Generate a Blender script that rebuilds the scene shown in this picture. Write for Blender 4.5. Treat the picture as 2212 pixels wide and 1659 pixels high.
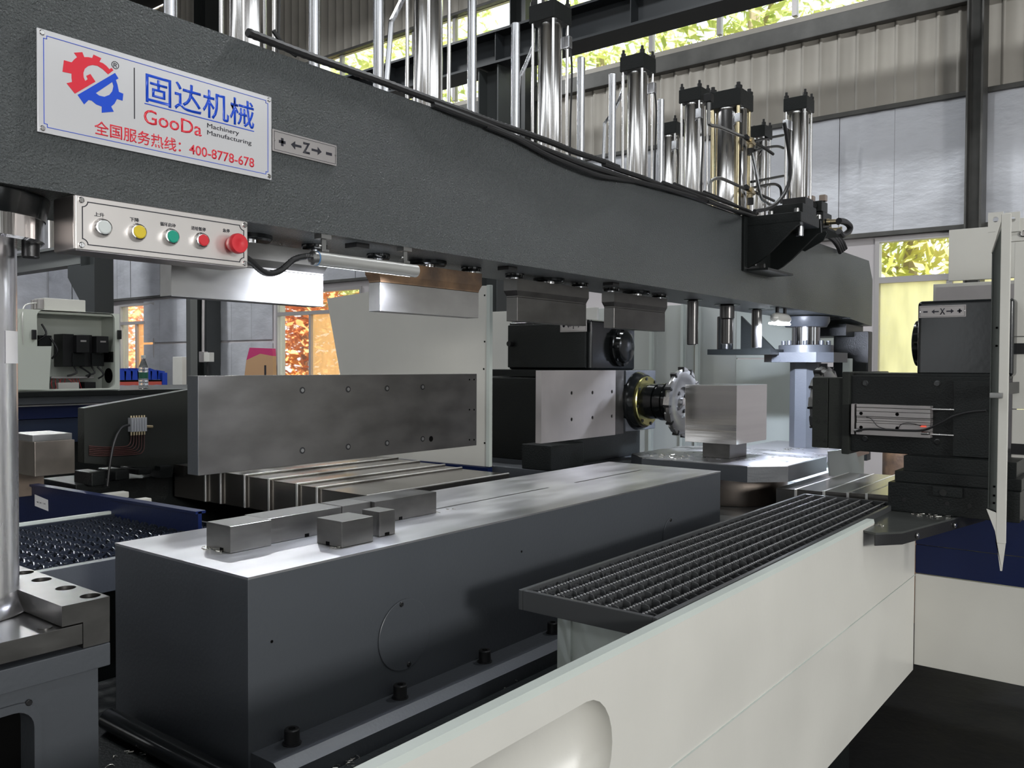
import bpy, bmesh, math, random
from mathutils import Vector, Matrix
from mathutils.geometry import tessellate_polygon
random.seed(7)
for _o in list(bpy.data.objects): bpy.data.objects.remove(_o)
SC = bpy.context.scene
COL = SC.collection
PI = math.pi

# ------------------------------------------------------------------ camera
YAW, PITCH, ROLL, FPX = 0.661136892, -0.0216667397, 0.00457029968, 1841.28
_F = Vector((math.cos(YAW), math.sin(YAW), 0)); _R = Vector((math.sin(YAW), -math.cos(YAW), 0)); _U = Vector((0, 0, 1))
F2 = _F*math.cos(PITCH)+_U*math.sin(PITCH); U2 = _U*math.cos(PITCH)-_F*math.sin(PITCH)
R3 = _R*math.cos(ROLL)+U2*math.sin(ROLL); U3 = U2*math.cos(ROLL)-_R*math.sin(ROLL)
CAM = Vector((0, 0, 1.45))
cd = bpy.data.cameras.new('camera'); cam = bpy.data.objects.new('camera', cd); COL.objects.link(cam)
cd.sensor_width = 36; cd.lens = 36*FPX/2212; cd.clip_start = 0.05; cd.clip_end = 200
M = Matrix((R3, U3, -F2)).transposed().to_4x4(); M.translation = CAM
cam.matrix_world = M
SC.camera = cam

def P(u, v, **k):
    """point where the sight line through photo pixel (u,v) meets the plane X=, Y= or Z="""
    d = F2+R3*((u-1106)/FPX)+U3*((829.5-v)/FPX)
    (a, val), = k.items(); i = 'XYZ'.index(a)
    return CAM+d*((val-CAM[i])/d[i])

# ------------------------------------------------------------------ world, lights, exposure
W = bpy.data.worlds.new('world'); SC.world = W; W.use_nodes = True
bg = W.node_tree.nodes['Background']; bg.inputs[0].default_value = (0.93, 0.97, 1.0, 1); bg.inputs[1].default_value = 2.4
SC.view_settings.view_transform = 'Standard'
try: SC.view_settings.look = 'None'
except Exception: pass
SC.view_settings.gamma = 1.0; SC.view_settings.use_curve_mapping = False
SC.view_settings.exposure = -0.05

def area(name, loc, target, sx, sy, power, col=(1, 1, 1), spread=PI):
    l = bpy.data.lights.new(name, 'AREA'); l.shape = 'RECTANGLE'; l.size = sx; l.size_y = sy; l.energy = power; l.color = col
    o = bpy.data.objects.new(name, l); COL.objects.link(o); o.location = loc
    o.rotation_euler = (Vector(target)-Vector(loc)).to_track_quat('-Z', 'Y').to_euler()
    l.spread = spread
    return o
sl = bpy.data.lights.new('sun', 'SUN'); sl.energy = 26.0; sl.angle = 0.01; sl.color = (1, .93, .8)
so = bpy.data.objects.new('sun', sl); COL.objects.link(so); so.location = (5, 5, 14)
so.rotation_euler = Vector((0.22, 0.2, -0.95)).to_track_quat('-Z', 'Y').to_euler()
# daylight through the big door in the wall behind the photographer
area('door_daylight', (-1.2, -7.6, 2.9), (2.0, 1.4, 1.2), 1.5, .9, 500, (1, .985, .95))
# unseen overhead fill lights, added to brighten the machine, back wall and cabinet
for i, (x, y) in enumerate(((1.0, -2.5), (6.0, 0.5), (2.0, 7.5), (7.2, 10.0), (7.0, 17.5), (6.0, 4.6), (0.6, 3.4))):
    area('overhead_fill_light', (x, y, 7.6), (x, y, 0), 0.5, 0.5, (80, 140, 190, 330, 520, 210, 110)[i], (.95, .98, 1))

# ------------------------------------------------------------------ materials
MATS = {}
def mat(name, col, rough=0.5, metal=0.0, bump=0.0, bscale=200.0, var=0.0, vscale=6.0, rvar=0.0, emit=0, trans=0, alpha=None,
        stretch=None, spec=None, coat=0, col2=None):
    if name in MATS: return MATS[name]
    m = bpy.data.materials.new(name); m.use_nodes = True; nt = m.node_tree; b = nt.nodes['Principled BSDF']
    L = nt.links.new
    b.inputs['Base Color'].default_value = (*col, 1); b.inputs['Roughness'].default_value = rough; b.inputs['Metallic'].default_value = metal
    if spec is not None: b.inputs['Specular IOR Level'].default_value = spec
    if coat: b.inputs['Coat Weight'].default_value = coat; b.inputs['Coat Roughness'].default_value = .15
    tc = nt.nodes.new('ShaderNodeTexCoord'); mp = nt.nodes.new('ShaderNodeMapping'); L(tc.outputs['Object'], mp.inputs[0])
    if stretch: mp.inputs['Scale'].default_value = stretch
    if var or rvar:
        n = nt.nodes.new('ShaderNodeTexNoise'); n.inputs['Scale'].default_value = vscale; n.inputs['Detail'].default_value = 4; n.inputs['Roughness'].default_value = .5
        L(mp.outputs[0], n.inputs['Vector'])
        if var:
            cr = nt.nodes.new('ShaderNodeValToRGB'); cr.color_ramp.interpolation = 'EASE'; cr.color_ramp.elements[0].position = .2; cr.color_ramp.elements[1].position = .8
            c2 = col2 or tuple(min(1, c*(1+var)) for c in col)
            cr.color_ramp.elements[0].color = (*[c*(1-var) for c in col], 1); cr.color_ramp.elements[1].color = (*c2, 1)
            L(n.outputs['Fac'], cr.inputs[0]); L(cr.outputs[0], b.inputs['Base Color'])
        if rvar:
            mr = nt.nodes.new('ShaderNodeMapRange'); mr.inputs[1].default_value = .2; mr.inputs[2].default_value = .8
            mr.inputs[3].default_value = max(0.02, rough-rvar); mr.inputs[4].default_value = min(1, rough+rvar)
            L(n.outputs['Fac'], mr.inputs[0]); L(mr.outputs[0], b.inputs['Roughness'])
    if bump:
        n2 = nt.nodes.new('ShaderNodeTexNoise'); n2.inputs['Scale'].default_value = bscale; n2.inputs['Detail'].default_value = 3
        L(mp.outputs[0], n2.inputs['Vector'])
        bp = nt.nodes.new('ShaderNodeBump'); bp.inputs['Strength'].default_value = bump; bp.inputs['Distance'].default_value = .01
        L(n2.outputs['Fac'], bp.inputs['Height']); L(bp.outputs[0], b.inputs['Normal'])
    if emit:
        b.inputs['Emission Color'].default_value = (*col, 1); b.inputs['Emission Strength'].default_value = emit
    if trans:
        b.inputs['Transmission Weight'].default_value = trans
    MATS[name] = m; return m

beam_paint = mat('textured_charcoal_paint', (.070, .077, .079), .34, 0, .9, 240, .10, 3, .05)
bed_paint = mat('charcoal_machine_paint', (.052, .057, .065), .40, 0, .06, 120, .05, 2, .04)
black_paint = mat('black_machine_paint', (.008, .0095, .0095), .36, 0, .12, 160, .1, 5, spec=.28)
black_gloss = mat('glossy_black_cast_paint', (.007, .008, .0085), .16, 0, .015, 40, 0, 5, spec=.4)
green_black = mat('green_black_paint', (.017, .019, .0165), .5, 0, .1, 150, .08, 4, spec=.3)
cream = mat('cream_sheet_paint', (.56, .55, .51), .38, 0, .03, 60, .05, 3, .08)
cream_d = mat('pale_green_grey_sheet_paint', (.46, .50, .47), .4, 0, .03, 60, .05, 3)
navy = mat('navy_blue_paint', (.004, .010, .050), .38, 0, .04, 90, .1, 5, spec=.3)
block_m = mat('dark_ground_block_steel', (.17, .168, .16), .34, .95, 0, 0, .12, 14, .04, stretch=(1, 1, 3))
chrome = mat('polished_chrome', (.86, .845, .84), .16, 1, .12, 9, .06, 9, .05, stretch=(9, 9, .15))
alu = mat('brushed_tube_steel', (.66, .67, .70), .26, 1, 0, 0, .08, 30, .06, stretch=(3, 3, .3))
steel = mat('ground_steel', (.30, .30, .295), .35, .93, 0, 0, .12, 14, .05, stretch=(1, 1, 3))
tabletop = mat('ground_table_steel', (.72, .72, .74), .33, 1, 0, 0, .07, 6, .05, stretch=(1, 3, 1))
darksteel = mat('dark_oiled_steel', (.115, .112, .108), .34, .9, 0, 0, .18, 12, .07, stretch=(1, 1, 2))
rusty = mat('brown_scaled_steel', (.13, .095, .078), .5, .6, .12, 80, .4, 12, .1, col2=(.26, .16, .09))
palesteel = mat('pale_ground_plate', (.44, .415, .41), .45, .75, 0, 0, .10, 5, .06)
punch_steel = mat('machined_block_steel', (.36, .355, .35), .36, .95, 0, 0, .12, 9, .06, stretch=(1, 2, 2))
oxide = mat('black_oxide_steel', (.018, .018, .019), .38, .4, .05, 200)
stainless = mat('stainless_sheet', (.66, .61, .585), .34, 1, .02, 200, .08, 5, .08)
wayst = mat('polished_way_cover_steel', (.33, .31, .285), .23, .97, 0, 0, .10, 2, .04)
lip_m = mat('bright_wiper_edge', (.85, .84, .82), .38, .9)
workp = mat('milled_workpiece_steel', (.74, .725, .72), .11, 1, .05, 1.6, .07, 1.5, .03, stretch=(.5, .5, 14))
brass = mat('brass', (.55, .46, .30), .3, 1)
yellow_metal = mat('yellow_passivated_ring', (.34, .32, .13), .25, 1, 0, 0, .3, 3)
rubber = mat('black_rubber_cable', (.012, .012, .013), .42)
redplastic = mat('red_plastic', (.55, .025, .035), .35)
greenplastic = mat('green_plastic', (.01, .28, .19), .35)
yellowplastic = mat('yellow_plastic', (.62, .47, .03), .35)
clearplastic = mat('milky_clear_plastic', (.55, .58, .57), .25)
blk = mat('black_print', (.012, .012, .02), .5)
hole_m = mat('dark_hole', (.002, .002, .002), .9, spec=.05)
sign_m = mat('sign_plate_silver', (.62, .62, .64), .20, .25, 0, 0, .04, 3)
blue_ink = mat('blue_ink', (.005, .06, .52), .3)
red_ink = mat('red_ink', (.62, .02, .04), .3)
paper = mat('white_paper', (.72, .71, .72), .7)
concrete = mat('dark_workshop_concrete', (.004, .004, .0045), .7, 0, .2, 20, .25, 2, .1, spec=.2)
corr = mat('beige_corrugated_sheet', (.36, .335, .295), .5, .15, .04, 30, .13, 1.2)
foil = mat('silver_insulation_foil', (.58, .59, .63), .42, .40, .5, 7, .10, 2, .1, stretch=(1, 1, 2.2))
plaster = mat('whitewashed_plaster', (.52, .49, .50), .8, 0, .1, 12, .06, 1.5)
girt_m = mat('grey_painted_purlin', (.085, .083, .078), .5, .3, .1, 30, .2, 4)
column_m = mat('dark_green_grey_column', (.022, .025, .025), .5, 0, .05, 40)
crane_m = mat('dark_crane_beam_paint', (.014, .016, .018), .5, spec=.3)
frame_m = mat('window_frame_aluminium', (.42, .40, .40), .4, .4)
glass_m = mat('window_glass', (.95, 1, .97), .03, 0, trans=1.0)
bottle_m = mat('clear_bottle_plastic', (.95, .98, 1), .05, 0, .25, 60, trans=1.0)
label_green = mat('dark_green_label', (.01, .10, .06), .5)
copper = mat('brown_oil_pipe', (.075, .028, .024), .4, .3)
cardboard = mat('brown_cardboard', (.42, .25, .13), .8)
magenta = mat('magenta_print', (.45, .03, .13), .6)
bluebin = mat('blue_plastic', (.01, .04, .30), .4)
shelf_red = mat('red_shelf_beam', (.40, .07, .05), .5)
led_m = mat('lit_led_diffuser', (.93, .96, 1.0), .5, emit=14)
lampgrey = mat('lamp_housing_grey', (.40, .40, .385), .42, .5, .03, 100, .08, 4)
chip_m = mat('bright_steel_chip', (.8, .78, .72), .2, 1)
soil = mat('outdoor_ground', (.25, .24, .18), .9, 0, 0, 0, .3, 3)
bark = mat('pale_bark', (.36, .30, .24), .8)
def leaf_mat(name, c1, c2):
    m = bpy.data.materials.new(name); m.use_nodes = True; nt = m.node_tree; nt.nodes.clear(); L = nt.links.new
    o = nt.nodes.new('ShaderNodeOutputMaterial'); mx = nt.nodes.new('ShaderNodeMixShader'); d = nt.nodes.new('ShaderNodeBsdfDiffuse'); t = nt.nodes.new('ShaderNodeBsdfTranslucent')
    g = nt.nodes.new('ShaderNodeTexCoord'); n = nt.nodes.new('ShaderNodeTexNoise'); n.inputs['Scale'].default_value = 1.7; cr = nt.nodes.new('ShaderNodeValToRGB')
    cr.color_ramp.elements[0].position = .35; cr.color_ramp.elements[1].position = .65
    cr.color_ramp.elements[0].color = (*c1, 1); cr.color_ramp.elements[1].color = (*c2, 1)
    L(g.outputs['Object'], n.inputs['Vector']); L(n.outputs['Fac'], cr.inputs[0]); L(cr.outputs[0], d.inputs[0]); L(cr.outputs[0], t.inputs[0])
    mx.inputs[0].default_value = .5; L(d.outputs[0], mx.inputs[1]); L(t.outputs[0], mx.inputs[2]); L(mx.outputs[0], o.inputs[0]); MATS[name] = m; return m
leaf_green = leaf_mat('green_leaves', (.42, .50, .18), (.72, .72, .36))
leaf_yellow = leaf_mat('yellow_green_leaves', (.42, .48, .12), (.72, .66, .28))
leaf_orange = leaf_mat('orange_dry_leaves', (.62, .24, .09), (.85, .52, .26))
def film_mat(name, c, tr=.12):
    m = bpy.data.materials.new(name); m.use_nodes = True; nt = m.node_tree; nt.nodes.clear(); L = nt.links.new
    o = nt.nodes.new('ShaderNodeOutputMaterial'); mx = nt.nodes.new('ShaderNodeMixShader'); d = nt.nodes.new('ShaderNodeBsdfTranslucent'); t = nt.nodes.new('ShaderNodeBsdfTransparent')
    g = nt.nodes.new('ShaderNodeTexCoord'); n = nt.nodes.new('ShaderNodeTexNoise'); n.inputs['Scale'].default_value = 9; mp = nt.nodes.new('ShaderNodeMapping'); mp.inputs['Scale'].default_value = (1, 1, .25)
    cr = nt.nodes.new('ShaderNodeValToRGB'); cr.color_ramp.elements[0].color = (*[x*.7 for x in c], 1); cr.color_ramp.elements[1].color = (*c, 1)
    L(g.outputs['Object'], mp.inputs[0]); L(mp.outputs[0], n.inputs['Vector']); L(n.outputs['Fac'], cr.inputs[0]); L(cr.outputs[0], d.inputs[0])
    mx.inputs[0].default_value = tr; L(d.outputs[0], mx.inputs[1]); L(t.outputs[0], mx.inputs[2]); L(mx.outputs[0], o.inputs[0]); MATS[name] = m; return m
film_yellow = film_mat('yellow_window_film', (.95, .94, .74))
film_orange = film_mat('amber_window_film', (.95, .68, .42), .35)

# ------------------------------------------------------------------ geometry helpers
class MB:
    def __init__(s): s.bm = bmesh.new(); s.bev = False
    def _m(s, verts, faces):
        vs = [s.bm.verts.new(v) for v in verts]
        for f in faces:
            try: s.bm.faces.new([vs[i] for i in f])
            except ValueError: pass
        return vs
    def box(s, x0, x1, y0, y1, z0, z1, bev=0, seg=2):
        if x0 > x1: x0, x1 = x1, x0
        if y0 > y1: y0, y1 = y1, y0
        if z0 > z1: z0, z1 = z1, z0
        vs = s._m([(x0,y0,z0),(x1,y0,z0),(x1,y1,z0),(x0,y1,z0),(x0,y0,z1),(x1,y0,z1),(x1,y1,z1),(x0,y1,z1)],
                  [(3,2,1,0),(4,5,6,7),(0,1,5,4),(1,2,6,5),(2,3,7,6),(3,0,4,7)])
        if bev:
            s.bev = True
            es = list({e for v in vs for e in v.link_edges})
            bmesh.ops.bevel(s.bm, geom=es, offset=bev, segments=seg, profile=.5, affect='EDGES')
        return s
    def lathe(s, p0, d, prof, n=24, cap=True):
        """rings at distance t along d with radius r"""
        p0 = Vector(p0); d = Vector(d).normalized(); a = d.orthogonal().normalized(); b = d.cross(a)
        rings = []
        for t, r in prof:
            rings.append([s.bm.verts.new(p0+d*t+(a*math.cos(2*PI*i/n)+b*math.sin(2*PI*i/n))*max(r, 1e-5)) for i in range(n)])
        for q in range(len(rings)-1):
            A, B = rings[q], rings[q+1]
            for i in range(n):
                j = (i+1) % n; s.bm.faces.new((A[i], A[j], B[j], B[i]))
        if cap:
            s.bm.faces.new(rings[0][::-1]); s.bm.faces.new(rings[-1])
        return s
    def cyl(s, p0, p1, r, n=20, ch=0):
        p0 = Vector(p0); p1 = Vector(p1); l = (p1-p0).length
        prof = [(0, r), (l, r)] if not ch else [(0, r-ch), (ch, r), (l-ch, r), (l, r-ch)]
        return s.lathe(p0, p1-p0, prof, n)
    def tube(s, pts, r, n=8, smooth=4, rib=0):
        pts = [Vector(p) for p in pts]
        if smooth and len(pts) > 2:
            out = []
            for i in range(len(pts)-1):
                a = pts[max(i-1, 0)]; b = pts[i]; c = pts[i+1]; d = pts[min(i+2, len(pts)-1)]
                for k in range(smooth):
                    t = k/smooth
                    out.append(.5*((2*b)+(c-a)*t+(2*a-5*b+4*c-d)*t*t+(3*b-a-3*c+d)*t**3))
            out.append(pts[-1]); pts = out
        up = None; rings = []
        for i, p in enumerate(pts):
            t = (pts[min(i+1, len(pts)-1)]-pts[max(i-1, 0)]).normalized()
            if up is None: up = t.orthogonal().normalized()
            up = (up-t*up.dot(t)).normalized(); bi = t.cross(up)
            rr = r*(1+(rib if i % 2 else 0))
            rings.append([s.bm.verts.new(p+(up*math.cos(2*PI*k/n)+bi*math.sin(2*PI*k/n))*rr) for k in range(n)])
        for q in range(len(rings)-1):
            A, B = rings[q], rings[q+1]
            for i in range(n):
                j = (i+1) % n; s.bm.faces.new((A[i], A[j], B[j], B[i]))
        s.bm.faces.new(rings[0][::-1]); s.bm.faces.new(rings[-1]); return s
    def prism(s, pts, axis, a0, a1, holes=()):
        """2D polygon (with holes) in the plane across axis, extruded from a0 to a1. X:(y,z) Y:(x,z) Z:(x,y)"""
        def mk(p, a): return {'X': (a, p[0], p[1]), 'Y': (p[0], a, p[1]), 'Z': (p[0], p[1], a)}[axis]
        loops = [list(pts)]+[list(h) for h in holes]
        flat = [p for l in loops for p in l]
        tris = tessellate_polygon([[Vector((p[0], p[1], 0)) for p in l] for l in loops])
        A = [s.bm.verts.new(mk(p, a0)) for p in flat]; B = [s.bm.verts.new(mk(p, a1)) for p in flat]
        if len(loops) == 1 and len(pts) < 9:
            s.bm.faces.new(A[::-1]); s.bm.faces.new(B)
        else:
            for t in tris:
                try:
                    s.bm.faces.new([A[i] for i in t]); s.bm.faces.new([B[i] for i in reversed(t)])
                except ValueError: pass
        o = 0
        for l in loops:
            n = len(l)
            for i in range(n):
                j = (i+1) % n; s.bm.faces.new((A[o+i], A[o+j], B[o+j], B[o+i]))
            o += n
        return s
    def build(s, name, m, parent=None, origin=None, smooth=True, ang=35, norm=True):
        bm = s.bm
        if norm: bmesh.ops.recalc_face_normals(bm, faces=bm.faces)
        if origin is None:
            if parent is not None:
                origin = Vector((0, 0, 0)); q = parent
                while q is not None: origin = origin+q.location; q = q.parent
                local = Vector((0, 0, 0))
            else:
                lo = Vector([min(v.co[i] for v in bm.verts) for i in range(3)]); hi = Vector([max(v.co[i] for v in bm.verts) for i in range(3)])
                origin = Vector(((lo.x+hi.x)/2, (lo.y+hi.y)/2, lo.z)); local = origin
        else: local = Vector((0, 0, 0)) if parent is not None else Vector(origin)
        for v in bm.verts: v.co -= origin
        if smooth:
            for f in bm.faces: f.smooth = True
            ca = math.radians(ang)
            for e in bm.edges:
                e.smooth = len(e.link_faces) == 2 and e.calc_face_angle(0) < ca
        me = bpy.data.meshes.new(name); bm.to_mesh(me); bm.free(); me.materials.append(m)
        o = bpy.data.objects.new(name, me); COL.objects.link(o)
        if s.bev and smooth:
            w = o.modifiers.new('weighted_normal', 'WEIGHTED_NORMAL'); w.keep_sharp = True; w.weight = 100
        if parent is not None: o.parent = parent; o.location = local
        else: o.location = local
        return o

def tag(o, label, cat=None, group=None):
    o['label'] = label
    if cat: o['category'] = cat
    if group: o['group'] = group
    return o
def thing(name, label, cat, loc, group=None):
    o = bpy.data.objects.new(name, None); COL.objects.link(o); o.location = loc; o.empty_display_size = .05
    return tag(o, label, cat, group)
def struct(name, o=None, loc=(0, 0, 0)):
    if o is None:
        o = bpy.data.objects.new(name, None); COL.objects.link(o); o.location = loc; o.empty_display_size = .1
    o.name = name; o['kind'] = 'structure'; return o
def copyobj(o, parent=None, loc=None):
    c = o.copy(); COL.objects.link(c); c.parent = parent
    if loc is not None: c.location = loc
    for ch in [x for x in bpy.data.objects if x.parent == o]: copyobj(ch, c)
    return c
def circ(cx, cy, r, n=24, a0=0, a1=2*PI, sy=1):
    k = n if abs(a1-a0) > 6.28 else n+1
    return [(cx+r*math.cos(a0+(a1-a0)*i/n), cy+sy*r*math.sin(a0+(a1-a0)*i/n)) for i in range(k)]
def screw(mb, p, d, r, h, n=12): mb.lathe(p, d, [(0, r), (h*.6, r), (h, r*.75)], n)

def text_mesh(s, x0, x1, z0, z1, y, m, name, parent, axis='Y', bold=0.0, th=.0006):
    """flat lettering fitted into a rectangle on a plane. axis 'Y': plane Y=y read along +X; 'X': plane X=y read along -Y"""
    cu = bpy.data.curves.new('t', 'FONT'); cu.body = s; cu.size = 1; cu.offset = bold; cu.resolution_u = 3
    to = bpy.data.objects.new('t', cu); COL.objects.link(to)
    dg = bpy.context.evaluated_depsgraph_get(); me = bpy.data.meshes.new_from_object(to.evaluated_get(dg))
    bpy.data.objects.remove(to); bpy.data.curves.remove(cu)
    xs = [v.co.x for v in me.vertices]; ys = [v.co.y for v in me.vertices]
    if not xs: return None
    a, b, c, d = min(xs), max(xs), min(ys), max(ys)
    bm = bmesh.new(); bm.from_mesh(me); bpy.data.meshes.remove(me)
    for v in bm.verts:
        tx = (v.co.x-a)/(b-a or 1); tz = (v.co.y-c)/(d-c or 1)
        h = x0+(x1-x0)*tx; z = z0+(z1-z0)*tz
        v.co = Vector((h, y, z)) if axis == 'Y' else Vector((y, h, z))
    mb = MB(); mb.bm.free(); mb.bm = bm
    # text faces the camera side: give the print a hair of thickness
    ext = bmesh.ops.extrude_face_region(bm, geom=list(bm.faces))
    for v in [g for g in ext['geom'] if isinstance(g, bmesh.types.BMVert)]:
        v.co += Vector((0, -th, 0)) if axis == 'Y' else Vector((-th, 0, 0))
    return mb.build(name, m, parent, smooth=False)

YC = 1.62
# ================================================================== building shell
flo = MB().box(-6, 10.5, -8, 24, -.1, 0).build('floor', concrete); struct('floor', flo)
cei = MB().box(-6, 10.5, -8, 24, 9.6, 9.7).build('ceiling', crane_m); struct('ceiling', cei)
wl = MB().box(-6, 10.5, 24, 24.1, 0, 9.6).build('wall_left', foil); struct('wall_left', wl)
wn = MB().prism([(-6, 0), (10.5, 0), (10.5, 9.6), (-6, 9.6)], 'Y', -8.1, -8, [[(-3.4, .02), (-3.4, 4.6), (2.6, 4.6), (2.6, .02)], [(-5.5, 5.6), (-5.5, 7.0), (-.4, 7.0), (-.4, 5.6)], [(.2, 5.6), (.2, 7.0), (5.0, 7.0), (5.0, 5.6)], [(5.6, 5.6), (5.6, 7.0), (10.0, 7.0), (10.0, 5.6)], [(5.2, 1.2), (5.2, 3.0), (7.4, 3.0), (7.4, 1.2)]]).build('wall_near', corr); struct('wall_near', wn)
wb = MB().prism([(-8, 0), (24, 0), (24, 9.6), (-8, 9.6)], 'X', -6.1, -6, [[(a, 1.2), (a, 3.0), (a+1.8, 3.0), (a+1.8, 1.2)] for a in (-6, -2, 2, 6, 10, 15)]+[[(a, 5.6), (a, 7.0), (a+4.6, 7.0), (a+4.6, 5.6)] for a in (-7, -1.5, 4, 9.5, 15)]).build('wall_back', corr); struct('wall_back', wb)

wall = struct('wall_right', loc=(10.5, 8, 0))
XW = 10.5
# lower plastered wall with window openings (y,z)
wins = [(0.9, 2.79, .9, 2.95), (11.6, 14.08, .9, 2.87), (18.62, 20.2, .85, 2.87)]
ys = [-8]; 
for a, b, c, d in wins: ys += [a, b]
ys.append(24)
mb = MB()
for i in range(0, len(ys), 2): mb.box(XW, XW+.2, ys[i], ys[i+1], 0, 3.0)
for a, b, c, d in wins:
    mb.box(XW, XW+.2, a, b, 0, c); mb.box(XW, XW+.2, a, b, d, 3.0)
mb.build('plastered_base', plaster, wall)
# window units
def window(n, a, b, c, d, rail, mull, film, film_lo=None):
    w = struct('window_%d' % n, loc=(XW, (a+b)/2, c))
    f = MB(); t = .05
    f.box(XW-.03, XW+.08, a, a+t, c, d); f.box(XW-.03, XW+.08, b-t, b, c, d); f.box(XW-.03, XW+.08, a+t, b-t, c, c+t); f.box(XW-.03, XW+.08, a+t, b-t, d-t, d)
    f.box(XW-.03, XW+.08, a+t, b-t, rail-.035, rail+.035)
    for m_ in mull: f.box(XW-.02, XW+.07, m_-.03, m_+.03, c+t, rail-.035)
    f.build('window_frame', frame_m, w)
    cells = [a+t]+[x for x in mull]+[b-t]
    for i in range(len(cells)-1):
        MB().box(XW+.03, XW+.036, cells[i], cells[i+1], c+t, rail-.03).build('pane', (film_lo or film)[i % len(film_lo or film)], w)
    MB().box(XW+.03, XW+.036, a+t, b-t, rail+.03, d-t).build('pane', film[0], w)
window(1, *wins[0], 2.46, [2.0], [glass_m], [film_yellow, film_yellow])
window(2, *wins[1], 2.44, [13.05], [glass_m], [film_orange, glass_m])
window(3, *wins[2], 2.42, [19.45], [glass_m], [film_orange, glass_m])
# foil insulation sheets, each a sheet of its own
fy = -3.0; k = 0
cols_y = []
while fy < 23.6:
    w_ = (1.32, .62, 1.28, 1.05)[k % 4]; 
    g = MB(); nx, nz = 10, 10
    z0, z1 = 3.02, 4.43
    seed = random.uniform(0, 9)
    vs = [[g.bm.verts.new((XW-.03-.022*math.sin(PI*i/nx)*math.sin(PI*j/nz)*(1+.5*math.sin(seed+i*1.3+j*.8))-.006*math.sin(i*2.1+seed), fy+.002+(w_-.004)*i/nx, z0+(z1-z0)*j/nz+(.012*math.sin(seed+i*1.7) if j == nz else 0))) for j in range(nz+1)] for i in range(nx+1)]
    for i in range(nx):
        for j in range(nz): g.bm.faces.new((vs[i][j], vs[i+1][j], vs[i+1][j+1], vs[i][j+1]))
    o = g.build('foil_sheet', foil, wall, ang=70, norm=False)
    fy += w_; k += 1
# lower foil sheets further along (left of the photo) and a backing board
MB().box(XW-.005, XW+.15, -8, 24, 3.0, 4.45).build('backing_board', girt_m, wall)
k = 0; fy = 14.2
while fy < 18.5:
    w_ = .70
    for z0, z1 in ((1.95, 2.92), (.4, 1.9)):
        g = MB(); nx, nz = 6, 8; seed = random.uniform(0, 9)
        vs = [[g.bm.verts.new((XW-.02-.03*math.sin(PI*i/nx)*math.sin(PI*j/nz)*(1+.4*math.sin(seed+i+j)), fy+.003+(w_-.006)*i/nx, z0+(z1-z0)*j/nz)) for j in range(nz+1)] for i in range(nx+1)]
        for i in range(nx):
            for j in range(nz): g.bm.faces.new((vs[i][j], vs[i+1][j], vs[i+1][j+1], vs[i][j+1]))
        g.build('foil_sheet', foil, wall, ang=70, norm=False)
    fy += w_
# corrugated sheets, pitch .2155, four ribs to a sheet, lower and upper band
def corrugated(y0, n, z0, z1, x=XW):
    g = MB(); p = .2155; prof = []
    for i in range(n):
        b = y0+i*p
        prof += [(b, 0), (b+.158, 0), (b+.166, .020), (b+.196, .020), (b+.204, 0)]
    prof.append((y0+n*p, 0))
    a = [g.bm.verts.new((x-q[1], q[0], z0)) for q in prof]; b = [g.bm.verts.new((x-q[1], q[0], z1)) for q in prof]
    for i in range(len(prof)-1): g.bm.faces.new((a[i], a[i+1], b[i+1], b[i]))
    return g.build('corrugated_sheet', corr, wall, ang=20, norm=False)
yy = -2.99
while yy < 23.5:
    corrugated(yy, 4, 4.47, 5.50); corrugated(yy, 4, 7.17, 9.55); yy += .2155*4+.001
# girts and ledges
for z, h, t, nm in ((4.45, .035, .05, 'girt'), (3.0, .035, .05, 'girt'), (7.15, .03, .06, 'girt')):
    MB().box(XW-t-.03, XW-.0, -8, 24, z-h, z+h*.6, .008).build(nm, girt_m, wall)
led = MB(); led.box(XW-.12, XW-.0, -8, 24, 5.42, 5.64, .012); led.build('window_ledge', girt_m, wall)
# clerestory frames
cw = struct('window_4', loc=(XW, 6, 5.78))
y = 2.2; ym = []
mulls = [1.0, 2.4, P(1716, 30, X=10.5).y, P(1553, 75, X=10.5).y, P(1406, 110, X=10.5).y, 7.6, 9.4, P(893, 90, X=10.5).y, P(737, 140, X=10.5).y, 14.4, 16.0, 17.1]
for i in range(len(mulls)-1):
    MB().box(XW+.03, XW+.036, mulls[i]+.03, mulls[i+1]-.03, 5.79, 7.13).build('pane', glass_m, cw)
f = MB()
for m_ in mulls: f.box(XW-.01, XW+.07, m_-.03, m_+.03, 5.78, 7.13)
f.build('mullion', frame_m, cw)
MB().box(XW, XW+.1, -8, 1.0, 5.78, 7.15).build('upper_infill', corr, wall)
MB().box(XW, XW+.1, 17.1, 24, 5.78, 7.15).build('upper_infill', corr, wall)
MB().box(XW+.03, XW+.1, -8, 24, 4.46, 5.76).build('outer_cladding', corr, wall)
MB().box(XW+.03, XW+.1, -8, 24, 7.13, 9.6).build('outer_cladding', corr, wall)

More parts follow.
